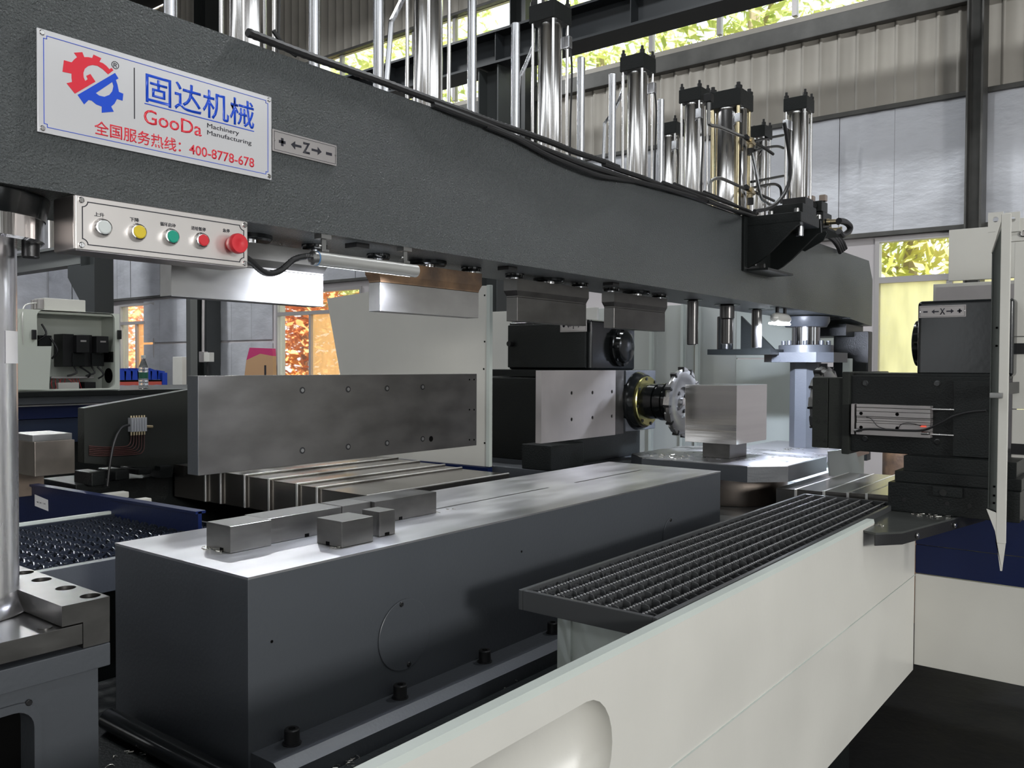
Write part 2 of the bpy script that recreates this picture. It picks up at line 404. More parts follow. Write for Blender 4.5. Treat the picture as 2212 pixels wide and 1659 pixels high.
# steel columns
def hcol(name, x, y, z0, z1, w=.26, d=.26, m=column_m, label=''):
    g = MB(); t = .018
    g.box(x-d/2, x+d/2, y-w/2, y-w/2+t, z0, z1); g.box(x-d/2, x+d/2, y+w/2-t, y+w/2, z0, z1); g.box(x-.008, x+.008, y-w/2+t, y+w/2-t, z0, z1)
    o = g.build(name, m); return tag(o, label, 'column')
xa = 8.8
hcol('steel_column', xa, P(1072, 200, X=xa).y, 0, 5.34, .34, .34, label='dark steel column under the overhead crane beam, behind the tall cylinders')
hcol('wall_column', 10.28, P(1130, 200, X=10.28).y, 0, 9.5, .30, .3, label='dark steel wall column beside the clerestory window, right of the crane column')
hcol('wall_column', 10.28, P(2112, 100, X=10.28).y, 0, 9.5, .16, .3, m=girt_m, label='grey wall column standing at the top right in front of the ribbed sheet')
hcol('wall_column', 10.28, P(449, 700, X=10.28).y, 0, 9.5, .42, .34, label='dark steel wall column carrying the small switch box')
pc = thing('steel_column', 'dark steel column with a tapered corbel behind the open control cabinet', 'column', (8.8, P(208, 600, X=8.8).y, 0))
yc_ = P(208, 600, X=8.8).y
g = MB(); g.box(8.6, 9.0, yc_-.33, yc_-.30, 0, 9.5); g.box(8.6, 9.0, yc_+.25, yc_+.28, 0, 9.5); g.box(8.79, 8.81, yc_-.3, yc_+.25, 0, 9.5); g.box(8.6, 8.62, yc_-.3, yc_+.25, 0, 3.5); g.build('shaft', column_m, pc)
MB().prism([(yc_+.28, 3.55), (yc_+.95, 3.55), (yc_+.95, 3.3), (yc_+.28, 2.65)], 'X', 8.65, 8.95).build('corbel', column_m, pc)
o = MB().box(8.65, 8.95, yc_+.29, 23.9, 3.56, 3.92).box(8.55, 9.05, yc_+.29, 23.9, 3.921, 3.98).build('steel_girder', mat('grey_girder', (.12, .125, .12), .5)); tag(o, 'grey horizontal steel girder resting on the column corbel at the left', 'girder')
# overhead crane runway beam
cb = thing('crane_runway_beam', 'dark overhead crane runway beam crossing above the hydraulic cylinders', 'crane beam', (8.8, 8, 5.35))
g = MB(); g.box(8.6, 9.0, -8, 13.4, 5.35, 5.38); g.box(8.6, 9.0, -8, 13.4, 5.75, 5.78); g.box(8.79, 8.81, -8, 13.4, 5.38, 5.75); g.build('i_beam', crane_m, cb)
g = MB()
for yy in range(-7, 13): g.box(8.62, 8.79, yy*1.0, yy*1.0+.012, 5.38, 5.75)
g.build('stiffener', crane_m, cb)
MB().box(8.76, 8.84, -8, 13.4, 5.78, 5.84).build('crane_rail', oxide, cb)

# ================================================================== outdoors
o = MB().box(10.8, 26, -14, 34, -.3, -.2).build('outdoor_ground', soil); struct('outdoor_ground', o)
def tree(x, y, h, rad, nleaf, lm, label, low=1.2, ls=.16, group=None):
    t = thing('tree', label, 'tree', (x, y, -.2), group)
    g = MB(); g.tube([(x, y, -.2), (x+.1, y+.05, h*.4), (x-.05, y-.1, h*.8)], .11, 8, 3)
    for a in range(5):
        an = a*1.3; z = h*(.35+.1*a); g.tube([(x, y, z), (x+rad*.5*math.cos(an), y+rad*.5*math.sin(an), z+.7)], .04, 6, 0)
    g.build('trunk', bark, t)
    g = MB(); rn = random.Random(int(x*100+y*10))
    for i in range(nleaf):
        th = rn.uniform(0, 2*PI); rr = rad*math.sqrt(rn.random()); z = low+(h-low)*rn.random()
        c = Vector((x+rr*math.cos(th)*.8, y+rr*math.sin(th), z)); s_ = ls*rn.uniform(.6, 1.3)
        a = Vector((rn.gauss(0, 1), rn.gauss(0, 1), rn.gauss(0, 1))).normalized(); b = a.orthogonal().normalized()*s_*.35; a = a*s_
        vs = [g.bm.verts.new(p) for p in (c-a, c+b, c+a, c-b)]; g.bm.faces.new(vs)
    lf = g.build('foliage', lm, t, smooth=False, norm=False); lf['kind'] = 'stuff'
GT = 'leafy trees beyond the high windows'
i = 0
for k_, (x, y) in enumerate(((14.5, 6.0), (16.5, 10.4), (14.5, 14.2), (17, 18.4), (14.8, 22.6))):
    tree(x, y, 10.5, 2.1, 3600, leaf_green, '%s green leafy tree from the right outdoors seen through the high windows' % ('first', 'second', 'third', 'fourth', 'fifth')[k_], 3.0, .2, GT)
tree(14.0, 3.2, 6.2, 1.5, 3600, leaf_yellow, 'yellow green bush outdoors behind the small window beside the cross beam end', .4, .15)
tree(15.2, 19.2, 4.6, 1.9, 3600, leaf_orange, 'orange dry bush outdoors behind the window between the beam blocks and white panel', .0, .2)
tree(15.2, 27.0, 4.6, 1.9, 2600, leaf_orange, 'orange dry bush outdoors behind the window right of the control cabinet', .0, .2)

# ================================================================== crossbeam
BX0, BX1, BY0, BY1, BZ0, BZ1 = .15, 5.46, 1.466, 1.774, 1.735, 2.090
beam = thing('crossbeam', 'long charcoal textured cross beam carrying the hydraulic cylinders above the machine bed', 'beam', (2.8, YC, BZ0))
MB().prism([(BX0, BZ0), (5.02, BZ0-.003), (5.02, 1.725), (BX1, 1.70), (BX1, 1.98), (5.376, BZ1), (BX0, BZ1)], 'Y', BY0, BY1).build('beam_body', beam_paint, beam)
def collar_disc(x, r, h=.014): return MB().lathe((x, YC, BZ0-h), (0, 0, 1), [(0, r*.93), (h*.3, r), (h, r)], 28).build('collar', black_gloss, beam)
PC = [1.132, 1.704, 2.276, 2.848]
for x in PC:
    collar_disc(x, .052)
    for d in (-.183, .183): collar_disc(x+d, .030)
for x, r in ((3.33, .040), (3.68, .058), (4.03, .040)): collar_disc(x, r, .005)
for x in (1.36, 1.93, 2.50):
    g = MB(); g.box(x-.02, x+.02, 1.50, 1.54, BZ0-.012, BZ0); g.build('mounting_tab', oxide, beam)

# nameplate
def pl(u, v, y=1.46):
    p = P(u, v, Y=y); return (p.x, p.z)
def z8(x, y): return (60+x/3.16, 40+y/3.16)
def pz(x, y, yy=1.459): return pl(*z8(x, y), yy)
SY = 1.461
sg = thing('company_sign', 'large white company nameplate with red and blue gear logo on the beam face', 'sign', (.85, 1.4655, 1.825))
MB().box(.6235, 1.0768, SY, 1.4655, 1.8255, 1.9932, .001).build('plate', sign_m, sg)
g = MB()
x0, x1, z0, z1 = .633, 1.068, 1.835, 1.984; t = .0010
n_ = .006
g.box(x0+n_, x1-n_, SY-.0008, SY-.0002, z0, z0+t); g.box(x0+n_, x1-n_, SY-.0008, SY-.0002, z1-t, z1)
g.box(x0, x0+t, SY-.0008, SY-.0002, z0+n_, z1-n_); g.box(x1-t, x1, SY-.0008, SY-.0002, z0+n_, z1-n_)
for cx, cz in ((x0, z0), (x1, z0), (x0, z1), (x1, z1)):
    sx = 1 if cx == x0 else -1; sz = 1 if cz == z0 else -1
    g.box(cx+sx*n_, cx+sx*(n_-t), SY-.0008, SY-.0002, cz, cz+sz*n_); g.box(cx, cx+sx*n_, SY-.0008, SY-.0002, cz+sz*(n_-t), cz+sz*n_)
g.build('border_line', blue_ink, sg)
Rr = [(552,380),(588,352),(574,336),(560,345),(540,322),(515,303),(492,295),(505,270),(452,245),(443,268),(415,262),(388,262),(375,228),(318,232),(340,262),(322,276),(302,298),(250,283),(240,362),(302,375),(302,405),(306,432),(268,440),(325,512),(465,430),(430,377),(402,390),(412,412),(395,425),(384,400),(382,370),(392,342),(415,323),(445,316),(480,322),(515,345)]
MB().prism([pz(*q) for q in Rr], 'Y', SY-.0008, SY-.0001).build('logo_upper_half', red_ink, sg, smooth=False)
Bb = [(343,520),(598,370),(622,408),(604,418),(615,450),(625,500),(655,512),(650,560),(612,548),(595,580),(572,600),(590,635),(508,642),(508,600),(470,585),(440,560),(418,555),(388,585)]
Bh = [(467,508),(580,432),(588,460),(580,495),(560,520),(525,533),(490,525)]
MB().prism([pz(*q) for q in Bb], 'Y', SY-.0008, SY-.0001, [[pz(*q) for q in Bh]]).build('logo_lower_half', blue_ink, sg, smooth=False)
def sign_text(s, a, b, c, m, nm='lettering', bold=0, par=None):
    """a: left top, b: left bottom, c: right (any height) in the enlarged crop's pixels"""
    xa, za = pz(*a); xb, zb = pz(*b); xc, _ = pz(*c)
    return text_mesh(s, xa, xc, zb, za, SY-.0002, m, nm, par or sg, bold=bold)
sign_text('固达机械', (808, 362), (808, 566), (1548, 640), blue_ink, bold=.006)
sign_text('GooDa', (795, 612), (795, 712), (1190, 740), red_ink, bold=.006)
sign_text('Machinery', (1228, 712), (1228, 752), (1445, 780), blk)
sign_text('Manufacturing', (1228, 760), (1228, 800), (1530, 850), blk)
sign_text('全国服务热线：400-8778-678', (458, 690), (458, 788), (1548, 960), red_ink, bold=.008)
sign_text('®', (574, 283), (574, 336), (626, 310), blk)
xa, za = pz(800, 578); xb, zb = pz(1548, 770)
MB().box(xa, xb, SY-.0008, SY-.0001, (za+zb)/2-.0008, (za+zb)/2+.0008).build('rule_line', blue_ink, sg)
xa, za = pz(730, 335); xb, zb = pz(737, 685)
MB().box(xa-.0008, xa+.0008, SY-.0008, SY-.0001, zb, za).build('divider_line', blk, sg)
for x in (.631, 1.070):
    for z in (1.8325, 1.9865): 
        g = MB(); screw(g, (x, SY, z), (0, -1, 0), .0045, .0025); g.build('rivet', chrome, sg)

def arrow(mb, x, z, l, h, y, sgn, axis='Y', th=.0007):
    """arrow polygon centred x,z pointing sgn"""
    pts = [(-l/2, -h*.14), (l*.1, -h*.14), (l*.1, -h*.5), (l/2, 0), (l*.1, h*.5), (l*.1, h*.14), (-l/2, h*.14)]
    pts = [(x+sgn*p[0], z+p[1]) for p in pts]
    mb.prism(pts, axis, y-th, y-.0001)
def axis_plate(name, label, letter, left, right, x0, x1, z0, z1, y, axis='Y', th=.004):
    """little silver plate with the sign pair, arrows and axis letter; x0 is the end read first"""
    t = thing(name, label, 'sign', ((x0+x1)/2, y+th, z0) if axis == 'Y' else (y+th, (x0+x1)/2, z0))
    w = x1-x0; h = z1-z0
    g = MB()
    if axis == 'Y': g.box(x0, x1, y, y+th, z0, z1, .0008)
    else: g.box(y, y+th, x0, x1, z0, z1, .0008)
    g.build('plate', palesteel, t)
    g = MB(); lw = .0007
    def bx2(a, b, c, d):
        if axis == 'Y': g.box(a, b, y-.0006, y-.0001, c, d)
        else: g.box(y-.0006, y-.0001, a, b, c, d)
    e = h*.08; s = 1 if w > 0 else -1
    bx2(x0+s*e, x1-s*e, z0+e, z0+e+lw); bx2(x0+s*e, x1-s*e, z1-e-lw, z1-e); bx2(x0+s*e, x0+s*(e+lw), z0+e, z1-e); bx2(x1-s*(e+lw), x1-s*e, z0+e, z1-e)
    g.build('border_line', blk, t)
    zc = (z0+z1)/2
    g = MB(); arrow(g, x0+w*.35, zc, abs(w)*.16, h*.38, y, -s, axis); g.build('arrow', blk, t, smooth=False)
    g = MB(); arrow(g, x0+w*.67, zc, abs(w)*.16, h*.38, y, s, axis); g.build('arrow', blk, t, smooth=False)
    text_mesh(letter, x0+w*.45, x0+w*.565, zc-h*.26, zc+h*.26, y, blk, 'letter', t, axis=axis, bold=.03)
    for sym, c in ((left, .14), (right, .87)):
        g = MB(); a = x0+w*c; q = abs(w)*.048; qt = h*.065
        g2 = lambda p0, p1, q0, q1: (g.box(p0, p1, y-.0007, y-.0001, q0, q1) if axis == 'Y' else g.box(y-.0007, y-.0001, p0, p1, q0, q1))
        g2(a-q, a+q, zc-qt, zc+qt)
        if sym == '+': g2(a-qt, a+qt, zc-q, zc+q)
        g.build('plus_mark' if sym == '+' else 'minus_mark', blk, t)
    for c in (.025, .975):
        g = MB()
        if axis == 'Y': screw(g, (x0+w*c, y, zc), (0, -1, 0), .0022, .0012, 8)
        else: screw(g, (y, x0+w*c, zc), (-1, 0, 0), .0022, .0012, 8)
        g.build('rivet', chrome, t)
    return t
axis_plate('axis_plate', 'small silver plate with letter Z and arrows right of the company nameplate', 'Z', '+', '-', 1.0795, 1.248, 1.886, 1.931, 1.4615)

# ------------------------------------------------------------------ punch (press) blocks with guide rods
def press_block(xc, label, top_m, low_m=punch_steel, grp='press blocks under the cross beam'):
    t = thing('press_block', label, 'press block', (xc, YC, 1.587), grp)
    x0, x1 = xc-.204, xc+.200
    zb, zt = 1.587, 1.716
    yl, yu = .0215, .0265
    g = MB(); g.box(x0+.008, x1-.008, YC-yl, YC+yl, zb, zb+.074, .001, 1); g.build('jaw', low_m, t)
    g = MB()
    def ring(z, ex, ey): return [g.bm.verts.new(q) for q in ((x0+ex, YC-ey, z), (x1-ex, YC-ey, z), (x1-ex, YC+ey, z), (x0+ex, YC+ey, z))]
    rs = [ring(zb+.0745, .008, yl), ring(zb+.078, .008, yl), ring(zb+.094, 0, yu), ring(zt, 0, yu)]
    for a, b in zip(rs, rs[1:]):
        for i in range(4): g.bm.faces.new((a[i], a[(i+1) % 4], b[(i+1) % 4], b[i]))
    g.bm.faces.new(rs[0][::-1]); g.bm.faces.new(rs[-1]); g.build('upper_body', top_m, t, ang=5)
    for d in (-.183, .183):
        MB().cyl((xc+d, YC, zt), (xc+d, YC, 2.503), .0133, 20, .002).build('guide_rod', alu, t)
    MB().cyl((xc, YC, zt), (xc, YC, 1.735), .020, 20).build('piston_rod', chrome, t)
    return t
press_block(1.132, 'first long steel press block hanging behind the push button box', darksteel)
press_block(1.704, 'second press block with rusty brown upper half, partly behind the grey lamp tube', rusty)
press_block(2.276, 'third dark steel press block hanging above the black motor housing', darksteel, darksteel)
press_block(2.848, 'fourth press block, hanging left of the three round rams', darksteel, darksteel)

# ------------------------------------------------------------------ hydraulic cylinders
def hyd(x, y, z0, zc, zt, r, s, label, sensor=(1, -1), rod=None, grp='hydraulic clamping cylinders standing on the cross beam'):
    """z0 base, zc underside of cap, zt top of cap, r barrel radius, s half side of the cap"""
    t = thing('hydraulic_cylinder', label, 'hydraulic cylinder', (x, y, z0), grp)
    MB().box(x-s, x+s, y-s, y+s, z0, z0+.035, .002).build('base_block', oxide, t)
    MB().lathe((x, y, z0+.035), (0, 0, 1), [(0, r), (zc-z0-.05, r), (zc-z0-.048, r*.985), (zc-z0-.035, r*.985)], 40).build('barrel', chrome, t)
    MB().box(x-s, x+s, y-s, y+s, zc, zt, .003).build('head_cap', black_paint, t)
    tr = r*.12 if r < .06 else .009
    tr = max(tr, .0052)
    q = s*.80
    for sx in (-1, 1):
        for sy in (-1, 1):
            rodo = MB().cyl((x+sx*q, y+sy*q, z0+.035), (x+sx*q, y+sy*q, zc), tr, 12).build('tie_rod', rod or chrome, t)
            g = MB(); g.lathe((x+sx*q, y+sy*q, zt), (0, 0, 1), [(0, tr*1.9), (.012, tr*1.9)], 6); g.cyl((x+sx*q, y+sy*q, zt+.012), (x+sx*q, y+sy*q, zt+.026), tr, 10)
            g.build('nut', oxide, rodo)
    if sensor:
        sx, sy = sensor; cx, cy = x+sx*q, y+sy*q
        so_ = MB().box(cx-.011, cx+.011, cy-.013, cy+.013, zc-.075, zc-.035, .003).build('position_sensor', alu, t)
        MB().tube([(cx+.006, cy-.008, zc-.075), (cx+.010, cy-.012, zc-.15), (cx+.006, cy-.010, zc-.30), (cx, cy-.012, z0+.02)], .0035, 6, 4).build('cable', rubber, so_)
    return t
CG = 'hydraulic clamping cylinders standing on the cross beam'
for i, x in enumerate(PC):
    hyd(x, YC, BZ1, 2.556, 2.612, .0395, .050, ['leftmost tall chrome hydraulic cylinder, between the company sign and window, top cut off', 'second chrome hydraulic cylinder from the left, top cut off by the frame', 'third chrome hydraulic cylinder, first with its black cap in view', 'fourth chrome hydraulic cylinder from the left with black sensor cable'][i], (1, -1) if i != 1 else None)
hyd(3.33, YC, BZ1, 2.556, 2.612, .042, .050, 'chrome hydraulic cylinder directly left of the widest cylinder', (-1, -1))
hyd(3.70, YC, BZ1, 2.615, 2.692, .074, .076, 'widest hydraulic cylinder with brass coloured tie rods, in the pipe cluster', (-1, -1), mat('brass_tie_rod', (.72, .62, .40), .2, 1))
hyd(4.03, YC, BZ1, 2.556, 2.612, .042, .050, 'hydraulic cylinder half hidden behind the pipe tees, right of the widest cylinder', None)
hyd(3.66, 1.294, P(1729, 438, X=3.55).z+.001, P(1721, 240, Y=1.294).z, P(1721, 240, Y=1.294).z+.056, .041, .050, 'rightmost hydraulic cylinder on the side bracket with a looping black hose', (-1, 1))
hyd(3.66, 1.90, 2.09, P(1444, 292, Y=1.90).z, P(1444, 292, Y=1.90).z+.056, .041, .050, 'small looking cylinder far behind, left of the pipe cluster', (-1, -1))

o = MB().box(3.58, 3.74, 1.7738, 1.97, 2.04, 2.0895, .002).box(3.60, 3.61, 1.7745, 1.95, 1.90, 2.04).build('rear_shelf_bracket', black_paint); tag(o, 'black shelf on the rear of the beam carrying the small looking cylinder', 'bracket')
# rams below the beam
ram_m = mat('dark_ram_steel', (.075, .073, .072), .27, .8, 0, 0, .1, 5)
g = tag(MB().cyl((3.33, YC, 1.541), (3.33, YC, BZ0-.006), .0235, 24, .003).build('clamping_ram', ram_m), 'left round dark ram hanging under the beam, next to the fourth press block', 'ram')
t = thing('clamping_ram', 'stepped middle ram hanging under the beam above the workpiece', 'ram', (3.68, YC, 1.553))
MB().cyl((3.68, YC, 1.553), (3.68, YC, 1.668), .027, 24, .003).build('ram_tip', ram_m, t)
MB().cyl((3.68, YC, 1.668), (3.68, YC, BZ0-.006), .033, 24, .003).build('sleeve', ram_m, t)
g = tag(MB().cyl((4.03, YC, 1.541), (4.03, YC, BZ0-.006), .0245, 24, .003).build('clamping_ram', ram_m), 'right round dark ram hanging under the beam beside the lit lamp', 'ram')

# ------------------------------------------------------------------ side bracket on the beam
br = thing('side_bracket', 'black gusseted bracket bolted to the far end of the beam face', 'bracket', (3.65, 1.466, 1.86))
GX = 3.50
MB().box(GX-.03, 3.80, 1.452, 1.4655, 1.858, 2.10, .002).build('back_plate', black_paint, br)
gp_ = [(1619, 469), (1726, 457), (1728, 484), (1719, 488), (1662, 546), (1640, 564), (1620, 583)]
gy = [P(u, v, X=GX).yz for u, v in gp_]
gy[0] = (1.452, gy[1][1]); gy[-1] = (1.452, 1.872)
MB().prism([tuple(q) for q in gy], 'X', GX, GX+.016).build('gusset', black_paint, br)
MB().prism([tuple(q) for q in gy], 'X', 3.764, 3.78).build('gusset', black_paint, br)
yf = P(1728, 470, X=GX).y; zd0 = P(1728, 484, X=GX).z; zd1 = P(1728, 457, X=GX).z
XD = P(1768, 480, Y=yf).x
MB().box(GX-.002, XD, yf-.004, 1.4655, zd0+.012, zd1+.002, .004).build('deck', black_paint, br)
MB().box(GX-.002, 3.80, 1.36, 1.452, 1.858, 1.868, .001).build('foot_flange', black_paint, br)
ZR = P(1729, 438, X=3.55).z
MB().box(3.55, 3.72, 1.234, 1.38, zd1+.002, ZR, .002).build('riser_block', black_paint, br)
for x, y in ((3.525, 1.25), (3.525, 1.36), (3.74, 1.23)):
    g = MB(); g.lathe((x, y, zd1+.002), (0, 0, 1), [(0, .011), (.016, .011), (.018, .009)], 16); g.build('bolt', steel, br)
for x, z in ((3.56, 1.895), (3.66, 1.895), (3.84, 1.98)):
    g = MB(); g.lathe((x, 1.452, z), (0, -1, 0), [(0, .011), (.014, .011)], 6); g.build('bolt', steel, br)
g = MB(); g.lathe((3.62, 1.27, zd0-.03), (0, 0, 1), [(0, .016), (.042, .016)], 16); g.build('bolt', alu, br)

# valve block with hoses
XV = 4.05
vy0, vy1 = P(1778, 460, X=XV).y, P(1747, 460, X=XV).y
vz = lambda v: P(1776, v, X=XV).z
vb = thing('valve_block', 'black hydraulic valve block with brass hose fittings beside the rightmost cylinder', 'valve', (XV+.06, (vy0+vy1)/2, vz(500)))
MB().box(XV, XV+.13, vy0, vy1, vz(500), vz(456), .004).box(XV-.01, XV+.08, vy0+.004, vy1, vz(456), vz(433), .004).build('block', black_paint, vb)
g = MB(); g.cyl((XV-.01, (vy0+vy1)/2+.01, vz(444)), (XV-.022, (vy0+vy1)/2+.01, vz(444)), .022, 20); g.build('port_cover', black_gloss, vb)
smk = mat('smoky_connector', (.30, .24, .20), .25, trans=.3)
for u, x in ((1751, XV+.02), (1777, XV+.03)):
    y = P(u, 430, X=x).y; MB().box(x-.018, x+.018, y-.018, y+.012, vz(433), vz(419), .004).build('connector', smk, vb)
for v, dx in ((477, .05), (493, .09)):
    g = MB(); g.lathe((XV+dx, vy0, vz(v)), (.25, -1, 0), [(0, .016), (.012, .016), (.014, .012), (.045, .012), (.047, .016), (.058, .016)], 12); g.build('hose_fitting', brass, vb)
h_ = [P(u, v, Y=1.22) for u, v in ((1812, 477), (1826, 480), (1836, 490), (1832, 502), (1820, 508), (1812, 500))]
g = MB(); g.tube(h_, .0145, 10, 5); g.build('hose', rubber, vb)
g = MB()
for i in range(4): g.tube([P(u+4*i, v-3*i, Y=1.44+.02*i) for u, v in ((1778, 505), (1796, 516), (1808, 530), (1815, 546))], .011, 8, 5)
o = g.build('hose_bundle', rubber); o['kind'] = 'stuff'; tag(o, 'bundle of curved black hoses draped over the beam behind the valve block', 'hose')
vp = [P(u, v, X=3.92).yz for u, v in ((1738, 508), (1755, 501), (1784, 500), (1786, 505), (1778, 520), (1738, 543), (1730, 540), (1731, 525))]
g = MB(); g.prism([tuple(q) for q in vp], 'X', 3.92, 3.928); g.box(3.92, 4.20, 1.25, 1.4665, vz(500)-.012, vz(500)-.004)
o = g.build('valve_bracket', black_paint); tag(o, 'thin folded black plate carrying the valve block on the beam', 'bracket')

# ------------------------------------------------------------------ pipes and cables
def pipe(pts, y, r, m, name, label, cat='pipe', rad=8, grp=None, ribs=0, sm=4):
    g = MB(); g.tube([P(u, v, Y=(q[0] if q else y)) for u, v, *q in pts], r, rad, sm, ribs)
    return tag(g.build(name, m), label, cat, grp)
pipe([(884, -40), (869, 0), (848, 42), (845, 50), (842, 90), (833, 200)], 1.70, .0075, alu, 'steel_pipe', 'bent silver pipe left of the second cylinder in front of the high window', sm=2)
pipe([(1152, 62), (1151, 95), (1149, 108), (1124, 165), (1121, 170), (1112, 290)], 1.70, .0065, alu, 'steel_pipe', 'bent silver pipe left of the third cylinder', sm=2)
pipe([(1345, 175), (1345, 195), (1330, 232), (1308, 265), (1306, 275), (1303, 360)], 1.70, .0065, alu, 'steel_pipe', 'bent silver pipe left of the fourth cylinder', sm=2)
pipe([(1531, 222), (1531, 262), (1534, 270), (1548, 273), (1566, 279), (1612, 299)], 1.52, .0072, steel, 'steel_pipe', 'upper bent pipe crossing the widest cylinder', sm=3)
pipe([(1535, 425), (1534, 398), (1540, 388), (1552, 385), (1565, 388), (1612, 409)], 1.52, .0072, steel, 'steel_pipe', 'lower bent pipe crossing the widest cylinder', sm=3)
pipe([(1624, 306), (1648, 318), (1670, 333)], 1.52, .0072, oxide, 'steel_pipe', 'dark pipe stub running right from the upper pipe tee')
pipe([(1624, 330), (1632, 370), (1641, 415), (1648, 432), (1668, 444)], 1.50, .0072, alu, 'steel_pipe', 'slanting silver pipe running down from the upper pipe tee', sm=3)
pipe([(1630, 305), (1660, 298), (1692, 292)], 1.58, .0065, oxide, 'steel_pipe', 'uppermost dark pipe between the tees and rightmost cylinder')
pipe([(1630, 325), (1660, 318), (1680, 316), (1692, 320)], 1.58, .0065, oxide, 'steel_pipe', 'second dark pipe between the tees and rightmost cylinder')
pipe([(1622, 393), (1660, 386), (1692, 380)], 1.58, .0065, oxide, 'steel_pipe', 'third dark pipe between the tees and rightmost cylinder')
pipe([(1624, 406), (1665, 398), (1680, 400), (1687, 410), (1688, 440)], 1.56, .0065, oxide, 'steel_pipe', 'lowest dark pipe curving down in front of the rightmost cylinder')
pipe([(1624, 412), (1650, 424), (1672, 434)], 1.52, .0065, oxide, 'steel_pipe', 'short dark pipe right of the lower pipe tee')
pipe([(1694, 265), (1700, 300), (1706, 345), (1706, 385), (1692, 422), (1665, 448), (1630, 456)], 1.28, .0078, rubber, 'hydraulic_hose', 'black hose looping down beside the rightmost cylinder', 'hose', sm=5)
for (u, v, w) in ((1621, 305, 'upper'), (1621, 412, 'lower')):
    c = P(u, v, Y=1.51); t = thing('pipe_tee', 'brass %s pipe tee in front of the widest cylinder' % w, 'pipe fitting', c-Vector((0, 0, .03)))
    g = MB(); g.box(c.x-.014, c.x+.014, c.y-.014, c.y+.014, c.z-.014, c.z+.014, .003); g.cyl(c, c+Vector((-.038, 0, .006)), .011, 6); g.cyl(c, c+Vector((.038, 0, -.006)), .011, 6); g.cyl(c, c+Vector((0, 0, -.05)), .011, 6)
    g.build('brass_body', brass, t)
    g = MB(); g.cyl(c+Vector((0, 0, -.032)), c+Vector((0, 0, -.062)), .014, 6); g.cyl(c+Vector((-.036, 0, .006)), c+Vector((-.052, 0, .008)), .013, 6); g.build('nut', oxide, t)
c = P(1531, 213, Y=1.54)
t = thing('elbow_fitting', 'black elbow fitting at the cap left of the widest cylinder', 'pipe fitting', c)
g = MB(); g.box(c.x-.016, c.x+.016, c.y-.016, c.y+.016, c.z-.016, c.z+.018, .003); g.cyl(c, c+Vector((0, 0, -.045)), .012, 8); g.build('elbow', oxide, t)
# cable looms along the top front edge of the beam
def loom(x0, x1, y, z, amp, r, label, ribs=0, seed=0, drop=0, nm='cable'):
    n = max(4, int((x1-x0)/.12)); rn = random.Random(seed); pts = []
    for i in range(n+1):
        f_ = i/n; pts.append((x0+(x1-x0)*f_, y+rn.uniform(-amp, amp)-drop*.25*math.sin(PI*f_), z+rn.uniform(-amp, amp)*.6-drop*math.sin(PI*f_)**2))
    return tag(MB().tube(pts, r, 8, 14 if ribs else 5, ribs).build(nm, rubber), label, 'cable')
loom(1.02, 2.45, 1.462, 2.106, .002, .0085, 'ribbed black conduit along the top edge of the beam', .16, 1, nm='cable_conduit')
loom(1.55, 3.0, 1.455, 2.092, .003, .008, 'black cable sagging over the beam edge below the third cylinder', 0, 2, .022)
loom(1.75, 2.7, 1.455, 2.084, .003, .007, 'lower black cable sagging furthest down the beam face', 0, 3, .034)
loom(2.35, 3.45, 1.462, 2.100, .005, .009, 'black cable along the beam edge below the fourth cylinder', 0, 4, .004)
loom(2.75, 3.6, 1.458, 2.105, .006, .008, 'black cable along the beam edge left of the side bracket', 0, 5, .004)
loom(2.85, 3.62, 1.462, 2.118, .006, .007, 'upper black cable in the tangle below the widest cylinder', 0, 6)
loom(3.1, 3.66, 1.452, 2.096, .007, .007, 'front black cable in the tangle below the widest cylinder', 0, 7)
loom(3.1, 3.66, 1.47, 2.128, .008, .006, 'rear black cable in the tangle below the widest cylinder', 0, 8)
pipe([(590, 66), (600, 80), (620, 105), (640, 120)], 1.52, .005, rubber, 'cable', 'short black cable bending off the leftmost cylinder', 'cable')

# ------------------------------------------------------------------ push button box
bx = thing('push_button_box', 'stainless push button box with five coloured buttons hanging under the beam', 'control box', (.845, 1.49, 1.64))
bx0, bx1, bz0, bz1 = .676, 1.013, 1.6395, 1.7325
MB().box(bx0, bx1, 1.452, 1.528, bz0, bz1, .004, 3).build('housing', stainless, bx)
MB().box(bx0+.002, bx1-.002, 1.4495, 1.452, bz0+.002, bz1-.002, .001).build('face_plate', mat('face_plate_steel', (.74, .70, .67), .38, .85, 0, 0, .05, 8), bx)
g = MB(); a, b, c, d = bx0+.012, bx1-.010, bz0+.010, bz1-.010; n_ = .010; t_ = .0016
def ln(p, q, r_, s_): g.box(p, q, 1.4488, 1.4495, r_, s_)
ln(a+n_, b-n_, c, c+t_); ln(a+n_, b-n_, d-t_, d); ln(a, a+t_, c+n_, d-n_); ln(b-t_, b, c+n_, d-n_)
for cx, sx in ((a, 1), (b, -1)):
    for cz, sz in ((c, 1), (d, -1)):
        for q in range(5):
            a0_ = PI/2*q/5; a1_ = PI/2*(q+1)/5
            p0 = (cx+sx*n_*math.cos(a0_), cz+sz*n_*math.sin(a0_)); p1 = (cx+sx*n_*math.cos(a1_), cz+sz*n_*math.sin(a1_))
            dx, dz = p1[0]-p0[0], p1[1]-p0[1]; L_ = math.hypot(dx, dz); nx_, nz_ = -dz/L_*t_/2, dx/L_*t_/2
            g.prism([(p0[0]+nx_, p0[1]+nz_), (p1[0]+nx_, p1[1]+nz_), (p1[0]-nx_, p1[1]-nz_), (p0[0]-nx_, p0[1]-nz_)], 'Y', 1.4488, 1.4495)
g.build('border_line', blk, bx)
for x in (bx0+.011, bx1-.009):
    for z in (bz0+.009, bz1-.009):
        g = MB(); screw(g, (x, 1.4495, z), (0, -1, 0), .0052, .003); g.build('screw', chrome, bx)
